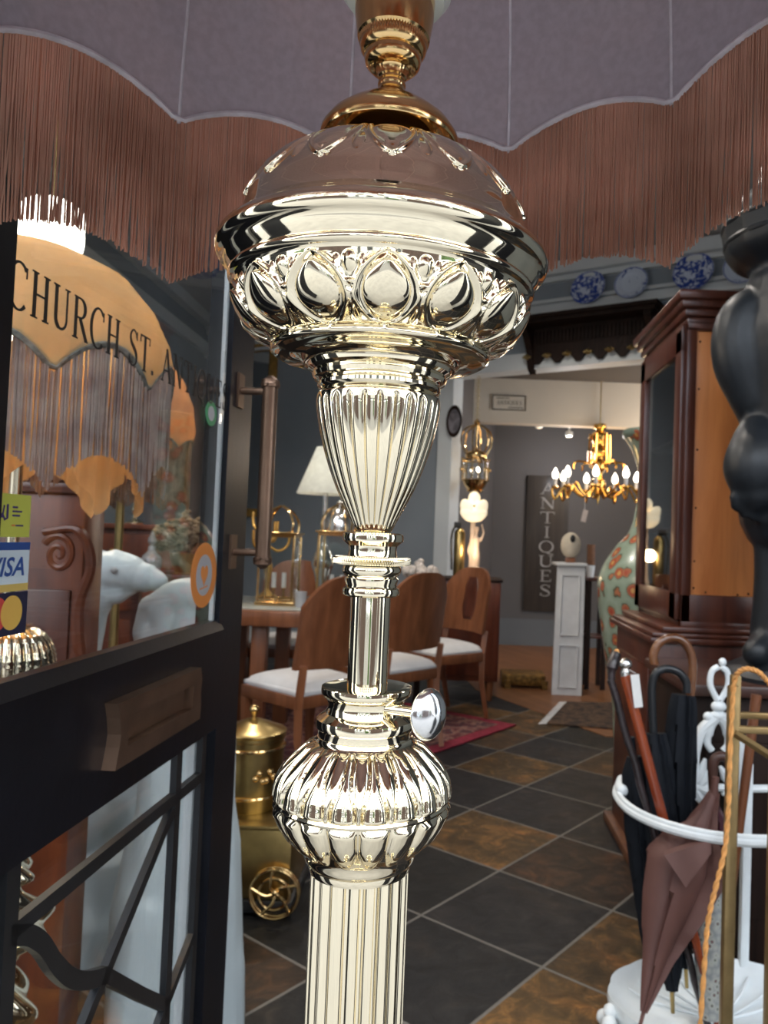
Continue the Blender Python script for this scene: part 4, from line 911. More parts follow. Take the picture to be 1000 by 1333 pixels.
# brass churn on a wheeled brass box, behind the door edge
bx1 = at(382, 1070, 2.56).x; bz = at(350, 1072, 2.6).z
bo = thing('brass_log_box', 'wheeled brass log box on the slate floor beside the door edge', 'box', (bx1 - .24, 2.75, 0))
MB().bbox((bx1 - .24, 2.76, bz / 2 + .025), (.48, .42, bz - .05), .008).build('body', BRASS_OLD, bo)
MB().bbox((bx1 - .24, 2.76, bz + .004), (.50, .44, .014), .004).build('lid', BRASS_OLD, bo)
MB().bbox((bx1 - .24, 2.76, .03), (.50, .44, .04), .004).build('base', IRON, bo)
for dx, yy in ((-.045, 2.535), (-.43, 2.535)):
    wc = Vector((bx1 + dx, yy, .082)); m = MB()
    for ro, dy in ((.078, -.012), (.078, .006), (.05, -.012)): m.tube([wc + Vector((ro * math.cos(a), dy, ro * math.sin(a))) for a in [2 * PI * i / 40 for i in range(41)]], .0055, 8, False)
    for k in range(5):
        a = 2 * PI * k / 5 + .4; m.tube(spline([wc, wc + Vector((.03 * math.cos(a + .4), -.012, .03 * math.sin(a + .4))), wc + Vector((.076 * math.cos(a), -.012, .076 * math.sin(a)))], 5), .0055, 8)
    m.sph(wc, .014, 12, 8); m.build('wheel', BRASS_D, bo)
cc = at(326, 1000, 2.72)
ch = thing('brass_churn', 'lidded brass churn with rope bands standing on the brass log box', 'churn', (cc.x, 2.74, bz + .011))
b0 = bz + .011
MB().lathe([(.105, b0), (.108, b0 + .01), (.108, b0 + .235), (.114, b0 + .24), (.114, b0 + .25), (.1, b0 + .255)], 48, (cc.x, 2.74, 0)).build('body', BRASS_OLD, ch)
MB().lathe(resample([(.112, b0 + .25), (.115, b0 + .262), (.09, b0 + .272), (.06, b0 + .285), (.02, b0 + .30), (.001, b0 + .302)], 3), 40, (cc.x, 2.74, 0)).build('lid', BRASS_OLD, ch)
MB().lathe(resample([(.008, b0 + .30), (.01, b0 + .315), (.018, b0 + .33), (.012, b0 + .345), (.001, b0 + .35)], 3), 16, (cc.x, 2.74, 0)).build('knob', BRASS_D, ch)
for zq in (.05, .21): MB().tube([(cc.x + .11 * math.cos(a), 2.74 + .11 * math.sin(a), b0 + zq) for a in [2 * PI * i / 40 for i in range(41)]], [.006 + .0015 * (i % 2) for i in range(41)], 8, False).build('rope_band', BRASS_D, ch)
m = MB()
for k in range(7): m.sph((cc.x + .107 * math.cos(-1.2 + k * .12), 2.74 + .107 * math.sin(-1.2 + k * .12), b0 + .12 + .018 * math.sin(k * 1.9)), .012, 8, 6)
m.build('boss', BRASS_D, ch)
# rugs
def persian(name, a, b, c):
    m_, t, bs = newmat(name); v = coords(t, (1, 1, 1)); vo = t.nodes.new('ShaderNodeTexVoronoi'); vo.inputs['Scale'].default_value = 11; t.links.new(v, vo.inputs['Vector'])
    f = t.nodes.new('ShaderNodeMath'); f.operation = 'MULTIPLY'; t.links.new(vo.outputs['Distance'], f.inputs[0]); t.links.new(noise(t, v, 30, 3), f.inputs[1])
    t.links.new(ramp(t, f.outputs[0], [(.10, a), (.2, b), (.28, c), (.42, a)]), bs.inputs['Base Color']); bs.inputs['Roughness'].default_value = .95; return m_
ra, rb = fl(672, 946), fl(380, 1046); rd = (rb - ra); rn = Vector((-rd.y, rd.x, 0)).normalized(); rn = rn if rn.x < 0 else -rn
rug = thing('persian_rug', 'red patterned persian rug under the dining chairs', 'rug', ((ra.x + rb.x) / 2, (ra.y + rb.y) / 2, 0))
def rugpoly(i, z0, z1): 
    e = rd.normalized(); p = [ra + e * i + rn * i, rb - e * i + rn * i, rb - e * i + rn * (2.2 - i), ra + e * i + rn * (2.2 - i)]; return slab([(q.x, q.y) for q in p], z0, z1)
rugpoly(0, .004, .012).build('border', plain('crimson_wool', (.20, .012, .03), .95, 0, .25, 30), rug, 0)
rugpoly(.09, .0121, .015).build('field', persian('rug_field', (.10, .02, .025), (.05, .02, .03), (.26, .13, .10)), rug, 0)
mt = thing('doormat_rug', 'small dark brown rug with pale fringe on the oak boards', 'rug', (fl(755, 935).x, fl(755, 935).y, .004))
pm_ = [fl(712, 944), fl(738, 916), fl(830, 918), fl(830, 954)]
slab([(p.x, p.y) for p in pm_], .0045, .014).build('pile', persian('brown_rug', (.035, .022, .018), (.05, .03, .022), (.12, .07, .04)), mt, 0)
m = MB()
for k in range(28):
    p = pm_[0].lerp(pm_[1], k / 27); m.tube([p + Z_ * .009, p + Vector((-.06, -.01 + random.uniform(-.01, .01), .008))], .003, 4)
fo = m.build('rug_fringe', TAG, mt, 0); fo['kind'] = 'stuff'
# ==RIGHT==
# ------------------------------------------------------------------ tall bookcase on the right
ca = thing('glazed_bookcase', 'tall mahogany bookcase with glass door and orange pine side panel', 'bookcase', (1.1, 3.2, 0))
Y0, Y1, XF, XE = 2.87, 3.52, .86, 1.165
m = MB(); m.bbox((1.10, 3.19, .46), (.66, .68, .92), .004); m.build('base', MAHOG, ca)
m = MB(); m.bbox((1.10, 3.19, .905), (.72, .72, .022), .006); m.bbox((1.10, 3.19, .925), (.70, .70, .016), .006); m.bbox((1.11, 3.19, .945), (.64, .69, .02), .006); m.build('ledge', MAHOG, ca)
m = MB(); m.bbox((1.085, 3.19, .02), (.70, .72, .04), .006); m.build('plinth', wood('worn_plinth', (.08, .028, .014), (.2, .08, .035)), ca)
m = MB()
m.bbox(((XF + 1.4) / 2, Y0 + .012, (.955 + 1.075) / 2), (1.4 - XF, .025, .12), .003); m.bbox((XF + .018, Y0 + .012, 1.52), (.036, .025, 1.13), .003); m.bbox((1.16, Y0 + .012, 1.52), (.04, .025, 1.13), .003); m.bbox(((XF + 1.18) / 2, Y0 + .012, 2.085), (1.18 - XF, .025, .03), .003)
m.bbox((1.02, Y1 - .01, 1.52), (.32, .02, 1.13)); m.bbox((1.17, 3.19, 1.52), (.02, .65, 1.13)); m.bbox((1.02, 3.19, .96), (.32, .65, .03)); m.bbox((1.02, 3.19, 2.09), (.32, .65, .03))
m.build('carcass', MAHOG, ca)
m = MB(); m.bbox(((XF + 1.165) / 2 + .01, Y0 + .018, 1.57), (1.165 - XF - .05, .012, 1.01), .002); pp = m.build('side_panel', ORANGEW, ca); pp['label'] = 'orange pine side panel'
m = MB()
for (x, z) in [(.905, 2.03), (.905, 1.85), (.905, 1.62), (.905, 1.4), (.905, 1.2), (.905, 1.1), (.95, 1.085), (1.07, 1.08), (1.11, 1.085)]: m.sph((x + .005, Y0 + .011, z), .004, 8, 6)
m.build('nails', DARKWOOD, pp)
m = MB()
for k, (e, z, h_) in enumerate([(.005, 2.105, .03), (.018, 2.135, .03), (.034, 2.165, .03), (.048, 2.195, .035)]): m.bbox(((XF + 1.18) / 2, (Y0 + Y1) / 2, z), (1.18 - XF + 2 * e, Y1 - Y0 + 2 * e, h_), .008)
m.build('cornice', MAHOG, ca)
do = MB(); yy0, yy1 = Y0 + .01, Y1 - .01
for y in (yy0 + .04, yy1 - .04): do.bbox((XF - .008, y, 1.53), (.024, .08, 1.10), .004)
for z in (1.03, 2.04): do.bbox((XF - .008, (yy0 + yy1) / 2, z), (.024, yy1 - yy0, .10), .004)
dr = do.build('door', MAHOG, ca)
MB().box((XF - .004, (yy0 + yy1) / 2, 1.53), (.005, .48, .92)).build('door_pane', glassmat('old_cabinet_glass', (.8, .85, .88), add=.16), dr, 0)
MB().bbox((XF + .16, 3.19, 1.32), (.27, .6, .018)).build('shelf', MAHOG, ca); MB().bbox((XF + .16, 3.19, 1.68), (.27, .6, .018)).build('shelf', MAHOG, ca)
m = MB(); m.bbox((.765, 3.19, .48), (.02, .54, .62), .006); bd = m.build('base_door', MAHOG, ca)
MB().sph((.745, 2.99, .66), .013, 12, 8).build('knob', BRASS_OLD, bd)
# carved chest and ebony statue
ck = thing('carved_chest', 'dark carved oak chest carrying the black figure statue', 'chest', (1.12, 2.52, 0))
cz = at(960, 868, 2.45).z - .03
m = MB(); m.bbox((1.12, 2.53, cz / 2 - .02), (.76, .46, cz - .04), .006); m.build('body', DARKWOOD, ck)
m = MB(); m.bbox((1.12, 2.53, cz - .018), (.82, .52, .036), .008); m.build('lid', wood('chest_lid_oak', (.03, .012, .009), (.075, .028, .018)), ck)
m = MB()
for k in range(3): m.bbox((.87 + .25 * k, 2.295, cz / 2), (.2, .016, cz * .6), .006)
m.build('carved_panel', DARKWOOD, ck)
Sd = 2.45
def S(x, y, d=Sd): return at(x, y, d)
px = lambda v: v / 1000 * Sd
xc = 1042
def mir(p): return Vector((2 * S(xc, 600).x - p.x, p.y, p.z))
pts = []
def both(pl, rl): pts.append((pl, rl)); pts.append(([mir(p) for p in pl], rl))
def sm(pl, rl):
    q = spline([Vector((r, 0, 0)) for r in rl], 5); return spline(pl, 5), [v.x for v in q]
pts += [sm([S(xc, 245), S(xc, 275), S(xc, 310), S(xc, 335), S(xc, 352)], [px(60), px(97), px(97), px(90), px(62)]), sm([S(xc, 340), S(xc, 365), S(xc, 395)], [px(64), px(64), px(75)]),
        sm([S(xc, 395), S(xc, 450), S(xc, 520), S(xc, 590)], [px(74), px(86), px(74), px(64)]), sm([S(xc, 585), S(xc, 660)], [px(72), px(78)])]
both(*sm([S(1004, 392), S(972, 412), S(963, 440), S(966, 475), S(980, 515), S(992, 550), S(988, 580, Sd - .05), S(983, 610, Sd - .08), S(985, 640, Sd - .08)], [px(26), px(33), px(36), px(36), px(31), px(28), px(35), px(39), px(30)]))
for k, (x, y) in enumerate([(957, 660), (968, 669), (980, 674), (992, 677)]): both([S(966 + k * 8, 630, Sd - .08), S(x + 1, y - 10, Sd - .09), S(x, y, Sd - .085)], [px(10), px(8.5), px(6)])
both([S(975, 615, Sd - .1), S(1004, 640, Sd - .115), S(1010, 655, Sd - .11)], [px(9), px(9), px(7)])
both(*sm([S(1014, 655), S(1016, 740), S(1012, 830)], [px(36), px(32), px(34)]))
both([S(1005, 835), S(985, 850, Sd - .06)], [px(26), px(18)])
stt = thing('figure_statue', 'black carved wooden standing figure with banded head on the carved chest', 'statue', (S(xc, 860).x, Sd, cz))
m = MB()
for a, b in pts:
    m.tube(a, b, 16)
    for c_, r_ in ((a[0], b[0]), (a[-1], b[-1])): m.sph(c_, r_, 14, 10)
m.build('body', EBONY, stt, 60, remesh=.010)
m = MB()
for y, r in ((296, 96), (318, 93)): m.tube([Vector((S(xc, y).x + px(r) * math.cos(a), Sd + px(r) * math.sin(a), S(xc, y).z)) for a in [2 * PI * i / 48 for i in range(49)]], px(4), 8, False)
m.build('head_band', EBONY, stt)
bcx = S(xc, 860).x
m = MB().lathe(resample([(px(96), cz), (px(94), cz + .02), (px(72), cz + .05), (px(60), cz + .08), (px(30), cz + .09)], 3), 40, (bcx, Sd, 0)); m.build('plinth', EBONY, stt)
# white cast iron umbrella stand
ux_, uy_ = .775, 2.2
us = thing('umbrella_stand', 'white painted cast iron umbrella stand with shell shaped tray', 'umbrella stand', (ux_, 2.05, 0))
rz_ = .555
ring = spline([(.50, 2.19, rz_ + .03), (.478, 2.13, rz_ + .012), (.495, 2.04, rz_), (.545, 1.945, rz_), (.63, 1.88, rz_), (.735, 1.855, rz_), (.84, 1.87, rz_), (.94, 1.92, rz_), (1.02, 2.02, rz_), (1.05, 2.16, rz_)], 7)
m = MB(); m.tube(ring, .012, 10); m.tube([p + Vector((0, 0, .012)) for p in ring[6:-6]], .007, 8); m.build('hoop_rail', WHITE_IRON, us)
m = MB()
for i in range(6): m.sph(ring[3 + i] + Vector((.012, .0, .018)), (.018, .016, .016), 10, 8)
m.build('leaf_boss', WHITE_IRON, us)
W_ = lambda x, y: at(x, y, uy_)
mx = lambda p: Vector((2 * ux_ - p.x, p.y, p.z))
m = MB()
L1 = [W_(899, 1040), W_(902, 1000), W_(906, 972), W_(915, 950), W_(928, 938), W_(938, 930)]
for f in (lambda p: p, mx): m.tube([f(p) for p in spline(L1, 6)], .016, 10)
L2 = [W_(934, 932), W_(945, 945), W_(948, 968), W_(942, 978)]
for f in (lambda p: p, mx): m.tube([f(p) for p in spline(L2, 6)], [.014] * 10 + [.010] * 9, 10)
m.build('arched_back', WHITE_IRON, us)
m = MB()
fcx = ux_
ft = [Vector((fcx - .004, uy_, W_(932, 912).z)), Vector((fcx - .025, uy_, W_(925, 893).z)), Vector((fcx - .022, uy_, W_(926, 875).z)), Vector((fcx - .004, uy_, W_(932, 868).z))]
for f in (lambda p: p, mx): m.tube([f(p) for p in spline(ft, 6)], .009, 8)
m.sph((fcx, uy_, W_(932, 920).z), (.022, .018, .016), 14, 10); m.sph((fcx, uy_, W_(932, 932).z), (.026, .018, .014), 14, 10); m.sph((fcx + .008, uy_, W_(932, 862).z), (.011, .011, .012), 12, 8)
for s_ in (-1, 1): m.sph((fcx + s_ * .028, uy_, W_(932, 934).z), (.016, .014, .014), 12, 8)
m.build('finial', WHITE_IRON, us)
m = MB()
for f in (lambda p: p, mx):
    for (x, y, dx, dy) in [(902, 1020, 3, -28), (908, 1018, 10, -30), (912, 1022, 18, -24), (910, 1026, 16, 8), (906, 1030, 10, 20)]: m.tube([f(W_(x, y)), f(W_(x + dx * .6, y + dy * .5)), f(W_(x + dx, y + dy))], [.011, .014, .005], 8)
m.build('acanthus_leaf', WHITE_IRON, us)
for s_ in (-1, 1):
    MB().bbox((ux_ + s_ * .087, uy_, .34), (.026, .026, .62), .006).build('post', WHITE_IRON, us)
m = MB(); m.tube([(ux_ - .26, uy_ - .01, rz_ + .03), (ux_ - .087, uy_, rz_ + .02), (ux_ + .087, uy_, rz_ + .02), (ux_ + .26, uy_ - .01, rz_ + .03)], .011, 8); m.build('crossbar', WHITE_IRON, us)
tcx, tcy = .735, 2.01
def tray(t, i, r, z): return 0
m = MB()
def trayf(u, v):
    t = 2 * PI * u; sc_ = 1 + .035 * abs(math.cos(6 * t)) * v
    rr = [0, .35, .7, .86, .95, 1.0, 1.0, .97, .85][int(round(v * 8))]; z = [.045, .042, .045, .06, .085, .10, .085, .04, .004][int(round(v * 8))]
    return Vector((tcx + .285 * rr * sc_ * math.cos(t), tcy + .205 * rr * sc_ * math.sin(t), z))
m.grid(trayf, 72, 8, True); m.add([(tcx, tcy, .045)], []); m.build('shell_tray', WHITE_IRON, us, 60)
m = MB()
for k in range(9):
    a = PI * (.15 + .7 * k / 8); q = [Vector((tcx + .26 * t * math.cos(a), tcy + .19 * t * math.sin(a), .046 + .03 * t ** 4)) for t in (.15, .4, .65, .85, .95)]
    m.tube(q, .0035, 6)
m.build('shell_ribs', WHITE_IRON, us)
m = MB()
for k in range(9): m.sph((tcx - .29 + .008 * math.sin(k * 2.1), tcy - .10 + .022 * k - .06, .05 + .022 * math.sin(k * 1.3)), .020, 10, 8)
m.build('scroll_foot', WHITE_IRON, us)
# sticks and umbrellas in the stand
def stick_thing(name, label, cat, top, bot, r0, r1, mat, wob=0.0, n=16, group=None):
    t = thing(name, label, cat, bot, 0, group)
    q = [top.lerp(bot, i / n) + Vector((random.uniform(-wob, wob), random.uniform(-wob, wob), 0)) for i in range(n + 1)]
    MB().tube(q, [lerp(r0, r1, i / n) for i in range(n + 1)], 14).build('shaft', mat, t, 60); return t
BTH = plain('blackthorn_bark', (.028, .02, .022), .3, 0, .6, 40, .3, .4)
a_, b_ = at(796, 885, 2.05), at(921, 1335, 1.98)
t = stick_thing('walking_stick', 'knobbly black blackthorn walking stick leaning in the umbrella stand', 'walking stick', a_, b_, .0105, .009, BTH, .0025)
MB().tube(spline([a_, at(797, 870, 2.05), at(800, 858, 2.06), at(803, 850, 2.07)], 4), [.0105] * 4 + [.016] * 4 + [.014] * 4 + [.008], 12).build('handle', BTH, t); MB().sph(at(803, 849, 2.065), .008, 10, 8).build('tip', STRAW, t)
REDC = wood('red_cane', (.11, .012, .008), (.42, .085, .02), .15, 1.2, (2, 2, 2), .6)
a_, b_ = at(814, 880, 2.03), at(936, 1338, 1.95)
t = stick_thing('walking_stick', 'glossy red brown walking stick with silver knob in the umbrella stand', 'walking stick', a_, b_, .0145, .0105, REDC)
MB().lathe(resample([(.012, -.005), (.013, .012), (.010, .016), (.016, .024), (.017, .034), (.01, .044), (.001, .046)], 4), 20, a_).build('knob', SILVER, t)
ta = at(829, 900, 2.0)
tg = thing('price_tag', 'white paper price tag hanging on the red walking stick', 'tag', ta)
MB().box(ta, (.022, .002, .085), Matrix.Rotation(-.15, 3, 'Y')).build('card', TAG, tg, 0)
MB().tube([ta + Z_ * .045 + X_ * -.004, at(818, 872, 2.01)], .0008, 5).build('string', TAG, tg)
def furled(name, label, hand_pts, hand_r, hmat, axis, prof, cmat, tipr=.006, folds=8, amp=.18, twist=3, group='umbrellas in the white stand', tipmat=None):
    t = thing(name, label, 'umbrella', axis[-1], 0, group)
    MB().tube(spline(hand_pts, 6), hand_r, 12).build('handle', hmat, t, 60)
    ax = spline(axis, 10); n = len(ax); m = MB(); vs = []; fs = []; seg = 48
    for i, p in enumerate(ax):
        d = (ax[min(i + 1, n - 1)] - ax[max(i - 1, 0)]).normalized(); u = d.cross(Y_).normalized(); q = d.cross(u); s_ = i / (n - 1)
        r = prof[-1][1]
        for k in range(len(prof) - 1):
            if prof[k][0] <= s_ <= prof[k + 1][0]: r = lerp(prof[k][1], prof[k + 1][1], (s_ - prof[k][0]) / (prof[k + 1][0] - prof[k][0])); break
        for k in range(seg):
            a = 2 * PI * k / seg; w_ = ((folds * a / (2 * PI) + twist * s_) % 1.0); rr = r * (1 - amp + 2 * amp * w_ ** .8)
            vs.append(p + (u * math.cos(a) + q * math.sin(a)) * rr)
    for i in range(n - 1):
        for k in range(seg): a, b = i * seg + k, i * seg + (k + 1) % seg; fs.append((a, b, b + seg, a + seg))
    fs.append(tuple(range(seg))); fs.append(tuple((n - 1) * seg + k for k in range(seg)))
    m.add(vs, fs).build('canopy', cmat, t, 50)
    d = (ax[-1] - ax[-3]).normalized(); MB().tube([ax[-1] - d * .01, ax[-1] + d * .05], [tipr, tipr * .8], 10).build('ferrule', tipmat or BRASS_OLD, t)
    return t
PR = [(0, .012), (.03, .03), (.15, .034), (.4, .036), (.7, .03), (.93, .018), (1, .008)]
furled('umbrella', 'black umbrella with black crook handle standing upright in the white stand',
       [at(894, 902, 2.12), at(893, 888, 2.12), at(884, 876, 2.12), at(868, 871, 2.12), at(854, 877, 2.12), at(849, 893, 2.12), at(849, 920, 2.12), at(851, 965, 2.12)], .0115, plain('black_leather_handle', (.015, .017, .02), .3), [at(853, 955, 2.12), at(862, 1080, 2.08), at(871, 1200, 2.03), at(875, 1290, 1.99)], [(0, .028), (.05, .034), (.2, .04), (.5, .046), (.8, .034), (1, .014)], BLACKCLOTH, tipmat=BRASS_OLD)
furled('umbrella', 'black umbrella with polished wooden crook handle at the back of the stand',
       [at(852, 865, 2.16), at(851, 852, 2.16), at(858, 838, 2.16), at(873, 831, 2.16), at(889, 835, 2.16), at(899, 850, 2.16), at(902, 870, 2.16), at(898, 915, 2.16)], .0125, wood('malacca', (.09, .03, .012), (.26, .11, .045), .2, 2, (3, 3, 3), .5), [at(890, 905, 2.15), at(884, 1000, 2.13), at(886, 1100, 2.1), at(893, 1260, 2.07)], [(0, .03), (.05, .036), (.3, .042), (.7, .034), (1, .012)], BLACKCLOTH, twist=1)
furled('umbrella', 'black umbrella hanging point down at the left rim of the white stand',
       [at(822, 960, 2.14), at(824, 980, 2.14), at(826, 1000, 2.14)], .010, BLACKCLOTH, [at(826, 985, 2.14), at(834, 1060, 2.12), at(842, 1150, 2.09), at(849, 1240, 2.05)], [(0, .02), (.1, .036), (.4, .042), (.9, .026), (1, .018)], BLACKCLOTH, twist=1, tipr=.012, tipmat=BLACKCLOTH)
bu = furled('umbrella', 'brown umbrella loosely furled with its point outside the front of the tray',
       [at(932, 1012, 1.99), at(929, 1040, 1.99)], .009, BROWNCLOTH, [at(931, 1032, 2.0), at(914, 1080, 1.965), at(889, 1148, 1.935), at(862, 1230, 1.90), at(838, 1318, 1.86)], [(0, .012), (.14, .022), (.25, .034), (.33, .060), (.44, .080), (.6, .062), (.8, .03), (1, .007)], BROWNCLOTH, folds=5, amp=.34, twist=.4, tipr=.005, tipmat=BROWNCLOTH)
fp_ = [at(926, 1094, 1.87), at(865, 1114, 1.845), at(893, 1156, 1.825), at(926, 1112, 1.86)]
m = MB(); m.add(fp_ + [p + Vector((.01, .03, 0)) for p in fp_], [(0, 1, 2, 3), (7, 6, 5, 4), (0, 4, 5, 1), (1, 5, 6, 2), (2, 6, 7, 3), (3, 7, 4, 0)]); m.build('loose_flap', BROWNCLOTH, bu, 0)
PAT, t_, b_s = newmat('patterned_umbrella_cloth')
v = coords(t_, (60, 60, 60)); vo = t_.nodes.new('ShaderNodeTexVoronoi'); vo.inputs['Scale'].default_value = 1; t_.links.new(v, vo.inputs['Vector'])
t_.links.new(ramp(t_, vo.outputs['Distance'], [(.08, (.20, .05, .08)), (.2, (.12, .16, .13)), (.3, (.40, .40, .36)), (.6, (.30, .31, .30)), (.8, (.22, .24, .24))]), b_s.inputs['Base Color']); b_s.inputs['Roughness'].default_value = .8
BRH = plain('brown_leather_handle', (.06, .025, .018), .4)
mu = furled('umbrella', 'maroon umbrella with brown crook handle and patterned cloth below',
       [at(950, 998, 2.05), at(947, 988, 2.05), at(938, 985, 2.05), at(930, 990, 2.05), at(928, 1005, 2.05), at(929, 1030, 2.05), at(931, 1065, 2.05)], .013, BRH, [at(930, 1050, 2.06), at(926, 1085, 2.04), at(924, 1140, 2.02)], [(0, .014), (.2, .032), (.7, .042), (1, .036)], MAROON, folds=6, amp=.2, twist=1.5, tipmat=MAROON)
ax = spline([at(924, 1128, 2.02), at(923, 1190, 2.0), at(922, 1250, 1.98), at(925, 1325, 1.96)], 8); n = len(ax)
MB().tube(ax, [.026 + .014 * math.sin(PI * min(1, (i / n) * 1.25)) for i in range(n)], 20).build('patterned_cover', PAT, mu, 60)
t = stick_thing('walking_stick', 'light brown wooden stick leaning behind the brass frame', 'walking stick', at(985, 905, 2.1), at(930, 1330, 2.08), .014, .010, WALNUT)
# brass frame at the right edge, with straw cord
rk = thing('metal_stand', 'square tube brass stand with crossbars at the right edge', 'stand', (.68, 1.72, 0))
RKY, zt_ = 1.62, at(955, 893, 1.62).z
xa, xb = at(955, 893, RKY).x, at(999, 905, RKY).x + .02
BRT = plain('dull_brass_tube', (.34, .235, .105), .35, .75, .2, 20)
RD = .14; kb = (RKY + RD) / RKY
for x in (xa, xb):
    MB().bbox((x, RKY, zt_ / 2), (.021, .021, zt_), .003).build('post', BRT, rk); MB().bbox((x * kb + .004, RKY + RD, zt_ / 2), (.021, .021, zt_), .003).build('post', BRT, rk)
zcb = at(960, 950, RKY).z
MB().bbox(((xa + xb) / 2, RKY, zcb), (xb - xa, .014, .014), .002).build('crossbar', BRT, rk); MB().bbox(((xa + xb) / 2 * kb, RKY + RD, zcb), ((xb - xa) * kb, .014, .014), .002).build('crossbar', BRT, rk)
for x in (xa, xb): MB().tube([(x, RKY, zcb - .01), (x * kb, RKY + RD, zcb - .01)], .007, 4).build('crossbar', BRT, rk, 0)
MB().tube([(xa, RKY - .012, zcb - .005), (xb + .02, RKY - .012, zcb - .07)], .008, 4).build('brace', BRT, rk, 0); MB().tube([(xb, RKY + .01, zcb - .03), (xb + .04, RKY + .01, zcb - .14)], .008, 4).build('brace', BRT, rk, 0)
MB().bbox(((xa + xb) / 2, RKY + RD / 2, .12), (xb - xa, RD, .014), .002).build('shelf', BRT, rk)
cp = spline([at(1010, 902, 1.56), at(998, 886, 1.56), at(985, 874, 1.56), at(968, 872, 1.57), at(957, 885, 1.585), at(953, 930, 1.59), at(950, 1000, 1.59), at(948, 1060, 1.59), at(943, 1110, 1.585), at(932, 1155, 1.58), at(922, 1200, 1.58), at(917, 1260, 1.58), at(911, 1345, 1.58)], 10)
m = MB()
for k in range(2):
    q = []
    for i, p in enumerate(cp):
        d = (cp[min(i + 1, len(cp) - 1)] - cp[max(i - 1, 0)]).normalized(); u = d.cross(Y_).normalized(); v_ = d.cross(u); a = i * .95 + k * PI; q.append(p + (u * math.cos(a) + v_ * math.sin(a)) * .0026)
    m.tube(q, .0034, 7)
tag(m.build('twisted_cord', STRAW, None, 60), 'orange twisted straw cord hooked over the brass stand', 'cord')
# ==PLATES==
# ------------------------------------------------------------------ carved wall shelf and blue plates on the back wall
def wv(p, off): return p + WN * off
ul0 = (onw(690, 450) - WA).dot(WU); ul1 = 1.45
ztp, zbt = onw(690, 424).z, onw(700, 476).z
sh = thing('carved_wall_shelf', 'dark carved oak wall shelf with scalloped valance and brass hooks', 'shelf', tuple(WA + WU * .9 + Z_ * ztp))
m = MB(); wbox(m, ul0 - .06, ul1 + .06, ztp - .03, ztp, 0, .30); wbox(m, ul0 - .03, ul1 + .03, ztp - .06, ztp - .03, 0, .26); m.build('top_board', DARKWOOD, sh, 0)
m = MB(); wbox(m, ul0, ul1, zbt + .09, ztp - .06, 0.036, .066)
nt_ = max(5, round((ul1 - ul0) / .21))
for k in range(nt_):
    u0_, u1_ = lerp(ul0, ul1, k / nt_), lerp(ul0, ul1, (k + 1) / nt_)
    m.prism([(u0_, zbt + .092), (u1_, zbt + .092), (u1_ - .03, zbt + .05), ((u0_ + u1_) / 2 + .02, zbt - .005), ((u0_ + u1_) / 2 - .02, zbt - .005), (u0_ + .03, zbt + .05)], WA + WN * .036, WU, Z_, WN, .03)
m.build('valance', DARKWOOD, sh, 0)
m = MB()
for k in range(34): wbox(m, lerp(ul0, ul1, (k + .2) / 34), lerp(ul0, ul1, (k + .8) / 34), ztp - .20, ztp - .09, .06, .08)
m.build('carved_fluting', DARKWOOD, sh, 0)
for uu in (ul0 + .04, ul1 - .04):
    m = MB(); m.prism([(0, ztp - .06), (.24, ztp - .06), (.24, ztp - .1), (.17, ztp - .16), (.10, ztp - .26), (.085, zbt + .03), (.05, zbt - .05), (0, zbt - .08)], WA + WU * (uu - .03), WN, Z_, WU, .06); m.build('bracket', DARKWOOD, sh, 20)
for k in range(nt_ + 1):
    u_ = lerp(ul0 + .015, ul1 - .015, k / nt_); c = WA + WU * u_ + WN * .085 + Z_ * (zbt + .06)
    m = MB(); m.sph(c, .026, 12, 8, ); m.sph(c + WN * .028 - Z_ * .0, .014, 10, 6); m.sph(c + WU * .03, .013, 8, 6); m.sph(c - WU * .03, .013, 8, 6); m.build('hook', BRASS_OLD, sh)
def bluewhite(name, sc_, thr):
    m_, t, bs = newmat(name); v = coords(t); f = noise(t, v, sc_, 3, .5, 1.2)
    t.links.new(ramp(t, f, [(thr - .03, (.04, .08, .34)), (thr + .03, (.60, .67, .80))]), bs.inputs['Base Color']); bs.inputs['Roughness'].default_value = .25; return m_
BW = bluewhite('blue_and_white_china', 22, .52); BW2 = bluewhite('pale_blue_china', 12, .36)
def plate(x, y, rpx, label, mat, kind='plate'):
    c = onw(x, y, .06); r = rpx / 1000 * c.y
    Mp = (WN + Z_ * .22).normalized().to_track_quat('Z', 'Y').to_matrix(); c = c.copy(); zc0 = zr - .065 + r * .97; c.z = zc0
    t = thing('china_plate', label, 'plate', c, 0, 'blue and white plates on the rail')
    MB().lathe(resample([(.001, -.005), (r * .6, -.005), (r * .7, .004), (r, .018), (r, .022), (r * .68, .008), (r * .55, .001), (.001, .001)], 3), 48, c, None, Mp).build('dish', mat, t, 50)
    MB().lathe([(r * .955, .0215), (r * 1.0, .0245), (r * 1.01, .018), (r * .97, .016), (r * .955, .0215)], 48, c, None, Mp, False).build('rim', plain('cobalt_glaze', (.06, .10, .40), .2, 0, .2, 30) if 'cobalt_glaze' not in MATS else MATS['cobalt_glaze'], t, 50)
plate(766, 388, 23, 'leftmost blue and white plate on the wall rail', BW)
plate(822, 380, 22, 'mostly white plate with blue edge on the wall rail', BW2)
plate(903, 362, 26, 'densely patterned blue plate above the bookcase', BW)
plate(967, 352, 24, 'blue and white plate half hidden behind the black figure statue', BW2)
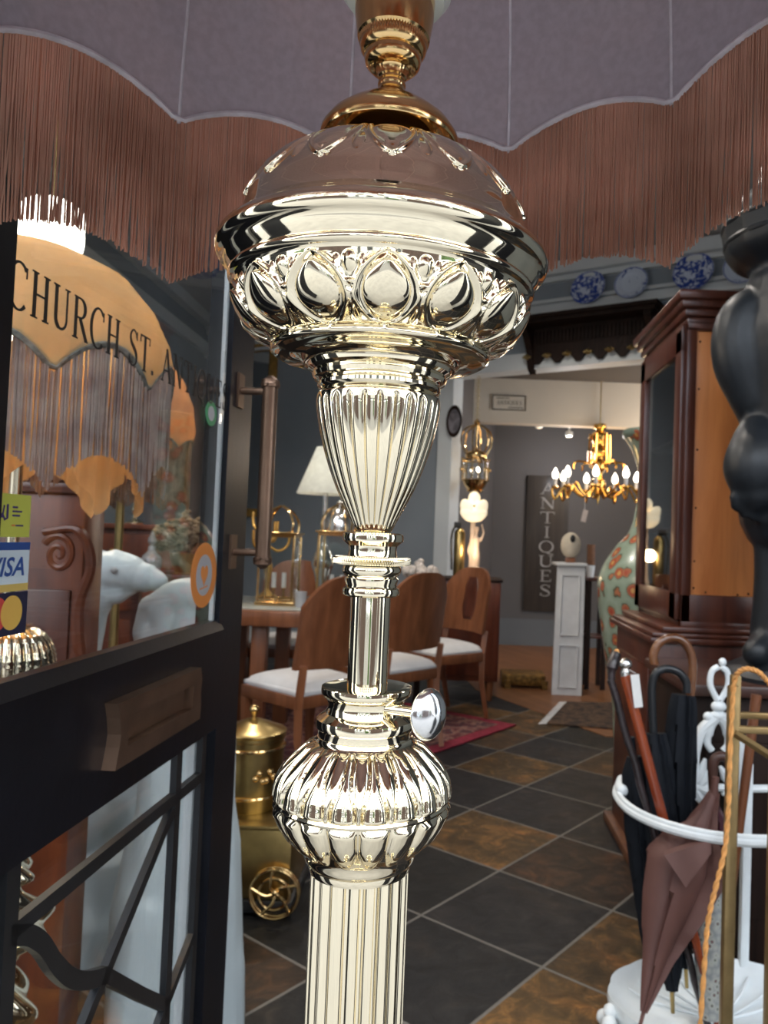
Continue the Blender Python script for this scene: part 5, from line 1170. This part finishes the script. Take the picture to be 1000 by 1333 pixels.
# giant vase
vx, vy = at(862, 800, 4.3).x, 4.3
VM, t_, bs = newmat('floral_green_glaze')
v = coords(t_); vo = t_.nodes.new('ShaderNodeTexVoronoi'); vo.inputs['Scale'].default_value = 12; t_.links.new(v, vo.inputs['Vector'])
ad = t_.nodes.new('ShaderNodeMath'); ad.operation = 'ADD'; t_.links.new(vo.outputs['Distance'], ad.inputs[0])
nm = t_.nodes.new('ShaderNodeMath'); nm.operation = 'MULTIPLY'; t_.links.new(noise(t_, v, 26, 3), nm.inputs[0]); nm.inputs[1].default_value = .35; t_.links.new(nm.outputs[0], ad.inputs[1])
flw = ramp(t_, ad.outputs[0], [(.30, (.55, .30, .10)), (.38, (.36, .05, .03)), (.54, (.42, .16, .08)), (.60, (.05, .08, .055)), (.635, (.25, .31, .23)), (.95, (.30, .37, .29))])
t_.links.new(flw, bs.inputs['Base Color']); bs.inputs['Roughness'].default_value = .25; bs.inputs['Coat Weight'].default_value = .4
va = thing('floor_vase', 'giant green floral porcelain floor vase beside the bookcase', 'vase', (vx, vy, 0))
V = lambda x, y: ((862 - x) / 1000 * vy, at(x, y, vy).z)
pv = [(.14, 0), (.17, .012)] + [V(x, y) for x, y in [(806, 970), (802, 920), (793, 870), (784, 815), (778, 765), (784, 738), (800, 712), (817, 692), (825, 660), (828, 630), (824, 602), (815, 580)]] + [(.235, at(806, 568, vy).z), (.235, at(806, 562, vy).z), (.18, at(806, 572, vy).z)]
MB().lathe(resample(pv, 6), 64, (vx, vy, 0)).build('body', VM, va, 60)
zr0 = at(806, 566, vy).z
MB().lathe([(.225, zr0 - .02), (.245, zr0 - .005), (.248, zr0 + .02), (.225, zr0 + .03)], 64, (vx, vy, 0), lambda t, i, r, z: .01 * math.sin(8 * t)).build('rim', plain('celadon_glaze', (.23, .30, .24), .25, 0, .15, 12), va, 60)
zb_ = at(800, 640, vy).z
m = MB()
for s_ in (-1, 1): m.tube(spline([(vx + s_ * .19, vy - .04, at(815, 578, vy).z), (vx + s_ * .16, vy - .05, at(826, 610, vy).z), (vx + s_ * .155, vy - .05, at(826, 650, vy).z), (vx + s_ * .17, vy - .05, at(822, 690, vy).z)], 6), .010, 8)
m.build('gilt_handle', BRASS_D, va)
z1_, z2_ = at(790, 790, vy).z, at(790, 768, vy).z
m = MB(); rr_ = lambda z: (862 - 780) / 1000 * vy + .004
m.lathe([(V(781, 795)[0] + .002, V(781, 795)[1]), (V(779, 780)[0] + .004, V(779, 780)[1]), (V(778, 765)[0] + .004, V(778, 765)[1])], 64, (vx, vy, 0)); 
# ==BACK==
# ------------------------------------------------------------------ room beyond the opening
s6 = thing('sideboard', 'dark red wooden sideboard on tapered legs beside the opening', 'sideboard', (at(612, 820, 6.1).x, 6.15, 0))
sx0, sx1 = at(556, 800, 6.0).x, at(651, 800, 6.0).x; sz1, sz0 = at(630, 758, 6.0).z, at(630, 888, 6.0).z
REDW = wood('sideboard_red_wood', (.085, .018, .010), (.19, .05, .022), .3, 3, (5, 5, .7))
MB().bbox(((sx0 + sx1) / 2, 6.2, (sz0 + sz1) / 2), (sx1 - sx0, .4, sz1 - sz0), .006).build('body', REDW, s6)
MB().bbox(((sx0 + sx1) / 2, 6.2, sz1 + .01), (sx1 - sx0 + .03, .43, .022), .004).build('top', DARKWOOD, s6)
for x in (sx0 + .05, sx1 - .06):
    for y in (6.04, 6.36): MB().tube([(x, y, 0), (x, y, sz0 + .01)], [.02, .034], 8).build('leg', WALNUT, s6, 60)
m = MB().bbox(((sx0 + sx1) / 2, 5.995, (sz0 + sz1) / 2), (sx1 - sx0 - .1, .014, sz1 - sz0 - .08), .004).build('door', REDW, s6)
# figure lamp with flower shaped glass shade
fp2 = at(618, 755, 6.15); szt = sz1 + .021
FIG = plain('pale_alabaster', (.50, .41, .35), .5, 0, .1, 20)
fg = thing('figure_lamp', 'alabaster figure lamp with glowing flower shaped glass shade on the sideboard', 'lamp', (fp2.x, 6.15, szt))
def FP(x, y): return at(x, y, 6.15)
m = MB()
m.tube([(fp2.x, 6.15, szt), (fp2.x, 6.15, szt + .02), (fp2.x, 6.15, szt + .06)], [.075, .07, .05], 16)
for a, b in [([FP(618, 745), FP(619, 725), FP(619, 708)], [.035, .042, .026]), ([FP(619, 712), FP(620, 700)], [.034, .030]), ([FP(620, 699), FP(621, 692)], [.012, .012]), ([FP(621, 691), FP(621, 686)], [.020, .018]),
             ([FP(613, 745), FP(616, 722)], [.028, .022]), ([FP(626, 705), FP(630, 694), FP(627, 682)], [.012, .010, .008]), ([FP(613, 705), FP(609, 718), FP(612, 728)], [.012, .010, .008])]: m.tube(a, b, 10)
m.build('figure', FIG, fg, 60, remesh=.008)
stp = [(FP(613, 745)), FP(614, 715), FP(616, 680)]
MB().tube(stp, [.022, .018, .022], 12).build('stem', FIG, fg)
fs = FP(617, 663)
fsh = MB().lathe(resample([(.02, -.105), (.06, -.095), (.10, -.055), (.108, -.02), (.095, .01)], 4), 96, fs, lambda t, i, r, z: r * .10 * (abs(math.sin(2 * t + .3)) ** .7 - .5), None, False).build('flower_shade', GLOW, fg, 60)
for k in range(4):
    a = PI / 2 * k + PI / 4; Mp = Matrix.Rotation(a, 3, 'Z') @ Matrix.Rotation(.42, 3, 'Y')
    MB().sph(fs + Vector((.078 * math.cos(a), .078 * math.sin(a), .0)), (.030, .066, .080), 18, 12, Mp).build('petal', GLOW, fsh, 60)
MB().sph(fs + Vector((0, -.02, .085)), (.048, .048, .055), 14, 10).build('bud', GLOW, fsh)
light('flower_lamp', 'POINT', (fs.x, fs.y - .15, fs.z - .32), 2.5, WARM, .05)
ex = FP(598, 715)
fe = thing('brass_cylinder', 'slim brass extinguisher cylinder with black top beside the alabaster lamp', 'extinguisher', (ex.x, 6.12, szt))
MB().lathe([(.042, szt), (.044, szt + .01), (.044, at(598, 695, 6.12).z), (.03, at(598, 690, 6.12).z), (.012, at(598, 688, 6.12).z)], 24, (ex.x, 6.12, 0)).build('cylinder', BRASS_OLD, fe, 40)
MB().bbox((ex.x - .02, 6.12, at(598, 684, 6.12).z), (.06, .03, .05), .01).build('valve', IRON, fe)
MB().tube(spline([(ex.x - .03, 6.10, at(598, 682, 6.12).z), (ex.x - .065, 6.09, at(598, 700, 6.12).z), (ex.x - .055, 6.09, szt + .06)], 6), .009, 8).build('hose', IRON, fe)
# hanging brass lantern
lc = onw(621, 560, -.06)
ln = thing('hanging_lantern', 'round brass hanging lantern with glass panes in the opening', 'lantern', (lc.x, lc.y, zl))
def LZ(y): return CAM_H + (at(621, y, lc.y).z - CAM_H)
m = MB()
for i in range(14):
    z = lerp(LZ(548), zl, i / 14); m.tube([(lc.x + .012 * math.cos(a) * (i % 2), lc.y + .012 * math.cos(a) * ((i + 1) % 2), z + .014 + .018 * math.sin(a)) for a in [2 * PI * k / 10 for k in range(11)]], .003, 5, False)
m.build('chain', BRASS_OLD, ln)
m = MB(); m.lathe(resample([(.012, LZ(546)), (.03, LZ(551)), (.012, LZ(556)), (.014, LZ(585)), (.07, LZ(588)), (.10, LZ(592)), (.10, LZ(597)), (.07, LZ(598))], 3), 32, (lc.x, lc.y, 0))
for k in range(6):
    a = 2 * PI * k / 6 + .25; c_, s_ = math.cos(a), math.sin(a)
    m.tube(spline([(lc.x + .10 * c_, lc.y + .10 * s_, LZ(592)), (lc.x + .15 * c_, lc.y + .15 * s_, LZ(578)), (lc.x + .13 * c_, lc.y + .13 * s_, LZ(562)), (lc.x + .02 * c_, lc.y + .02 * s_, LZ(553))], 5), .008, 7)
    m.tube([(lc.x + .125 * c_, lc.y + .125 * s_, LZ(600)), (lc.x + .125 * c_, lc.y + .125 * s_, LZ(625))], .007, 7); m.sph((lc.x + .14 * c_, lc.y + .14 * s_, LZ(612)), .016, 8, 6); m.sph((lc.x + .13 * c_, lc.y + .13 * s_, LZ(599)), .014, 8, 6)
for y, r in ((600, .128), (626, .128), (640, .07)): m.tube([(lc.x + r * math.cos(a), lc.y + r * math.sin(a), LZ(y)) for a in [2 * PI * k / 32 for k in range(33)]], .008, 7, False)
m.lathe(resample([(.12, LZ(626)), (.10, LZ(633)), (.06, LZ(640)), (.03, LZ(646)), (.015, LZ(650)), (.001, LZ(652))], 3), 32, (lc.x, lc.y, 0)); m.build('frame', BRASS_D, ln, 50)
MB().lathe([(.118, LZ(601)), (.118, LZ(625))], 32, (lc.x, lc.y, 0), None, None, False).build('glass_cylinder', CLEAR, ln)
for dx, dy in ((-.035, 0), (.03, .03), (.02, -.04)): MB().sph((lc.x + dx, lc.y + dy, LZ(612)), (.012, .012, .022), 10, 8).build('bulb', BULB, ln)
oc = onw(592, 549, .05)
op = thing('oval_picture', 'small oval dark framed picture on the white door jamb', 'picture', oc)
Mo = (WN).to_track_quat('Z', 'Y').to_matrix()
def oval(r, z0, z1): return [(r, z0), (r, z1), (r * .8, z1), (r * .78, z0)]
m = MB(); q = MB().lathe([(.078, 0), (.088, .012), (.078, .022), (.066, .014), (.066, .0)], 40, (0, 0, 0), None, None, False); m.add([oc + Mo @ Vector((p.x, p.y * 1.75, p.z)) for p in q.v], q.f); m.build('frame', DARKWOOD, op)
m = MB(); q = MB().lathe([(.001, .008), (.067, .008), (.067, .003)], 40, (0, 0, 0)); m.add([oc + Mo @ Vector((p.x, p.y * 1.75, p.z)) for p in q.v], q.f); m.build('print', plain('faded_print', (.16, .15, .17), .5, 0, .6, 16), op)
# chandelier hung under the beam
hx, hy = at(780, 600, 7.95).x, 7.95
HZ = lambda y: at(780, y, hy).z
chn = thing('chandelier', 'brass chandelier with lit candle bulbs beyond the opening', 'chandelier', (hx, hy, 2.95))
MB().tube([(hx, hy, 2.95), (hx, hy, HZ(556))], .006, 8).build('rod', BRASS_OLD, chn)
GB = plain('bright_gilt_brass', (.85, .48, .12), .2, 1, .15, 12)
k_ = hy / 1000
MB().lathe(resample([(8 * k_, HZ(553)), (8 * k_, HZ(558)), (5 * k_, HZ(561)), (11 * k_, HZ(567)), (10 * k_, HZ(574)), (7 * k_, HZ(580)), (10 * k_, HZ(585)), (11 * k_, HZ(590)), (6 * k_, HZ(597)), (9 * k_, HZ(603)), (9 * k_, HZ(610)), (5 * k_, HZ(618)), (8 * k_, HZ(626)), (10 * k_, HZ(633)), (7 * k_, HZ(640)), (3 * k_, HZ(646)), (.001, HZ(658))], 4), 40, (hx, hy, 0)).build('stem', GB, chn)
for k in range(9):
    a = 2 * PI * k / 9 + .28; c_, s_ = math.cos(a), math.sin(a); P_ = lambda r, y: (hx + r * k_ * c_, hy + r * k_ * s_, HZ(y))
    am = MB(); am.tube(spline([P_(6, 634), P_(18, 648), P_(32, 640), P_(40, 632), P_(48, 640), P_(56, 652), P_(60, 640), P_(56, 634)], 5), 1.5 * k_, 8); am.lathe([(1 * k_, HZ(640)), (5.5 * k_, HZ(637)), (5.5 * k_, HZ(636)), (2 * k_, HZ(634))], 16, P_(56, 640)[:2] + (0,)); arm = am.build('arm', GB, chn)
    ca_ = P_(56, 635); MB().tube([ca_, P_(56, 625)], 2.4 * k_, 12).build('candle_sleeve', PLASTER, arm)
    MB().lathe(resample([(1.4 * k_, HZ(627)), (3.9 * k_, HZ(622)), (3.7 * k_, HZ(618)), (1.6 * k_, HZ(613)), (.001, HZ(611))], 3), 16, P_(56, 620)[:2] + (0,)).build('bulb', BULB, arm)
for k in range(6):
    a = 2 * PI * k / 6; c_, s_ = math.cos(a), math.sin(a); P_ = lambda r, y: (hx + r * k_ * c_, hy + r * k_ * s_, HZ(y))
    MB().tube(spline([P_(4, 606), P_(16, 603), P_(28, 602), P_(33, 606), P_(33, 612)], 5), 1.3 * k_, 8).build('upper_arm', GB, chn); MB().tube([P_(13, 566), P_(14, 604)], 1.4 * k_, 6).build('tie_rod', GB, chn)
light('chandelier_lamp', 'POINT', (hx, hy, HZ(600)), 22, WARM, .3)
tg2 = at(761, 672, 7.6); o = MB().box(tg2, (.05, .004, .12), Matrix.Rotation(.2, 3, 'Y')).build('price_tag', FIG, None, 0)
tag(o, 'beige paper price tag hanging below the brass chandelier', 'tag')
o2_ = MB().tube([tg2 + Z_ * .06, (tg2.x, tg2.y, HZ(648))], .002, 5).build('string', TAG, o)
# vertical wooden sign, framed card on the beam
sa, sb_ = at(687, 619, YB - .03), at(736, 797, YB - .03)
sg = thing('hanging_sign', 'dark wooden sign with pale vertical ANTIQUES lettering on the far wall', 'sign', ((sa.x + sb_.x) / 2, YB - .03, (sa.z + sb_.z) / 2))
MB().bbox(((sa.x + sb_.x) / 2, YB - .03, (sa.z + sb_.z) / 2), (sb_.x - sa.x, .03, sa.z - sb_.z), .004).build('board', wood('weathered_sign_wood', (.022, .016, .012), (.05, .036, .026), .7), sg)
lh = (sa.z - sb_.z) / 9.3
for k, c in enumerate('ANTIQUES'):
    wd = {'I': .08, 'E': .15, 'S': .14}.get(c, .19); zc1 = sa.z - lh * (k + .85) - lh * .42
    serif_text(c, ((sa.x + sb_.x) / 2 + .0 - wd / 2, YB - .0455, zc1), X_, Z_, -Y_, lh * .78, wd, .004, plain('chalk_letter_paint', (.34, .33, .32), .8) if 'chalk_letter_paint' not in MATS else MATS['chalk_letter_paint'], sg)
k0_, k1_ = at(642, 515, 7.99), at(684, 535, 7.99)
cdn = thing('framed_card', 'small framed card with black ANTIQUES wording on the cream beam', 'sign', ((k0_.x + k1_.x) / 2, 7.985, (k0_.z + k1_.z) / 2))
MB().box(((k0_.x + k1_.x) / 2, 7.99, (k0_.z + k1_.z) / 2), (k1_.x - k0_.x, .01, k0_.z - k1_.z)).build('card', CREAM, cdn, 0)
m = MB()
for x in (k0_.x, k1_.x): m.box((x, 7.984, (k0_.z + k1_.z) / 2), (.008, .012, k0_.z - k1_.z))
for z in (k0_.z, k1_.z): m.box(((k0_.x + k1_.x) / 2, 7.984, z), (k1_.x - k0_.x + .008, .012, .008))
m.build('frame', DARKWOOD, cdn, 0)
hh = k0_.z - k1_.z; ww = k1_.x - k0_.x
serif_text('ANTIQUES', (k0_.x + ww * .12, 7.984, k1_.z + hh * .36), X_, Z_, -Y_, hh * .30, ww * .76, .001, INK, cdn)
m = MB(); m.box((k0_.x + ww * .3, 7.9835, k1_.z + hh * .82), (ww * .4, .001, hh * .05)); m.box((k0_.x + ww * .7, 7.9835, k1_.z + hh * .17), (ww * .45, .001, hh * .05)); m.build('small_print', IRON, cdn, 0)
# ceiling spotlights in the back room
for (x, y, d, mt, lb_) in [(679, 551, 8.6, BULB, 'small lit ceiling spotlight nearest the left end of the beam'), (702, 556, 8.6, GLOW, 'warm lit ceiling spotlight second from the left under the beam'), (732, 553, 8.6, GLOW, 'round flush ceiling light right of the two small spotlights'), (741, 567, 8.6, BULB, 'bright hanging ceiling spotlight left of the chandelier')]:
    p = at(x, y, d); big = (x == 732); t = thing('ceiling_spotlight', lb_, 'light', p, 0, 'ceiling spotlights in the back room'); r = .065 if big else .04
    MB().lathe([(r, p.z - .01), (r * 1.15, p.z), (r, p.z + .04), (.012, p.z + .05), (.012, 2.95)], 20, (p.x, p.y, 0)).build('housing', TRIM, t)
    MB().lathe([(.001, p.z - .022), (r * .7, p.z - .018), (r * .95, p.z - .006)], 20, (p.x, p.y, 0)).build('lens', mt, t)
light('back_room_lamp', 'POINT', (at(741, 567, 8.6).x, 8.6, 2.2), 10, (.9, .92, 1), .1)
light('back_room_lamp', 'POINT', (2.4, 7.6, 2.4), 20, (1, .85, .7), .15)  # added fill light with no fixture, brightens the back room
# white painted pedestal, sheep ornament, cups on a dark table, gilt stool
pd = thing('white_pedestal', 'tall narrow white chalk painted pedestal with sheep ornament on top', 'pedestal', (fl(739, 907).x, 6.45, .004))
yf = 6.34; q0, q1_, q2_, q3_ = at(718, 905, yf), at(757, 908, yf), at(762, 737, yf), at(726, 735, yf); q0.z = q1_.z = .005
m = MB(); bk = Vector((.03, .24, 0)); m.add([q0, q1_, q2_, q3_] + [p + bk for p in (q0, q1_, q2_, q3_)], [(0, 1, 2, 3), (7, 6, 5, 4), (0, 4, 5, 1), (1, 5, 6, 2), (2, 6, 7, 3), (3, 7, 4, 0)]); m.build('body', PLASTER, pd, 0)
def bil(u, v): return q0.lerp(q1_, u).lerp(q3_.lerp(q2_, u), v) + Vector((0, -.006, 0))
for (u0_, u1_, v0_, v1_) in [(.18, .82, .06, .38), (.18, .82, .46, .92)]:
    m = MB(); c_ = [bil(u0_, v0_), bil(u1_, v0_), bil(u1_, v1_), bil(u0_, v1_)]; m.tube(c_ + [c_[0]], .007, 6); m.build('panel_moulding', PLASTER, pd)
MB().bbox(((q2_.x + q3_.x) / 2, yf + .11, q2_.z + .006), (q2_.x - q3_.x + .03, .28, .025), .006).build('cap', PLASTER, pd)
pz = q2_.z + .019
e0 = at(743, 712, 6.45)
ea = thing('sheep_ornament', 'round cream sheep ornament with dark face on a wooden block', 'ornament', (e0.x, 6.45, pz))
MB().bbox((e0.x, 6.45, pz + .02), (.075, .07, .04), .004).build('block', WALNUT, ea)
MB().sph((e0.x, 6.45, pz + .04 + .105), (.085, .08, .108), 24, 16).build('fleece', plain('cream_fleece', (.60, .53, .42), .8, 0, .1, 20), ea)
MB().sph((e0.x + .004, 6.372, pz + .20), (.022, .02, .032), 12, 8).build('face', IRON, ea)
tb = thing('narrow_table', 'narrow dark wooden table behind the white pedestal', 'table', (at(775, 800, 6.65).x, 6.7, 0))
tzz = at(772, 752, 6.65).z; tx0, tx1 = at(766, 800, 6.65).x, at(787, 800, 6.65).x
MB().bbox(((tx0 + tx1) / 2, 6.75, tzz - .015), (tx1 - tx0 + .04, .3, .03), .005).build('tabletop', MAHOG, tb)
for x in (tx0, tx1):
    for y in (6.64, 6.86): MB().box((x, y, (tzz - .03) / 2), (.035, .035, tzz - .03)).build('leg', DARKWOOD, tb)
MB().bbox(((tx0 + tx1) / 2, 6.75, .45), (tx1 - tx0, .24, .02)).build('shelf', MAHOG, tb)
c0 = at(769, 740, 6.7)
cup = thing('paper_cup', 'white paper cup under the brown cup stack on the narrow table', 'cup', (c0.x, 6.7, tzz))
MB().lathe([(.028, tzz), (.038, tzz + .10), (.036, tzz + .10), (.027, tzz + .003)], 20, (c0.x, 6.7, 0)).build('cup', TAG, cup)
cup2 = thing('cup_stack', 'stack of brown paper cups on the narrow dark table', 'cups', (c0.x + .0, 6.7, tzz + .1))
m = MB()
for k in range(11): z_ = tzz + .105 + .016 * k; m.lathe([(.030, z_ - .0), (.0385, z_ + .014), (.040, z_ + .016), (.036, z_ + .0165)], 20, (c0.x, 6.7, 0))
m.build('stacked_cups', plain('brown_paper_cup', (.28, .15, .09), .8, 0, .2, 30), cup2)
gs = thing('gilt_footstool', 'low gilt carved footstool against the far wall left of the pedestal', 'footstool', (fl(688, 905).x, 6.6, .004))
ga, gb_ = at(656, 890, 6.55), at(714, 890, 6.55); gz = at(690, 879, 6.55).z
MB().bbox(((ga.x + gb_.x) / 2 - .02, 6.70, gz - .05), (gb_.x - ga.x, .28, .10), .02).build('top', plain('worn_gilt_carving', (.22, .12, .03), .5, .6, .7, 30, .6), gs)
for x in (ga.x + .03, gb_.x - .03):
    for y in (6.56, 6.8): MB().box((x, y, (gz - .05) / 2), (.05, .05, gz - .05)).build('leg', MATS['worn_gilt_carving'], gs)
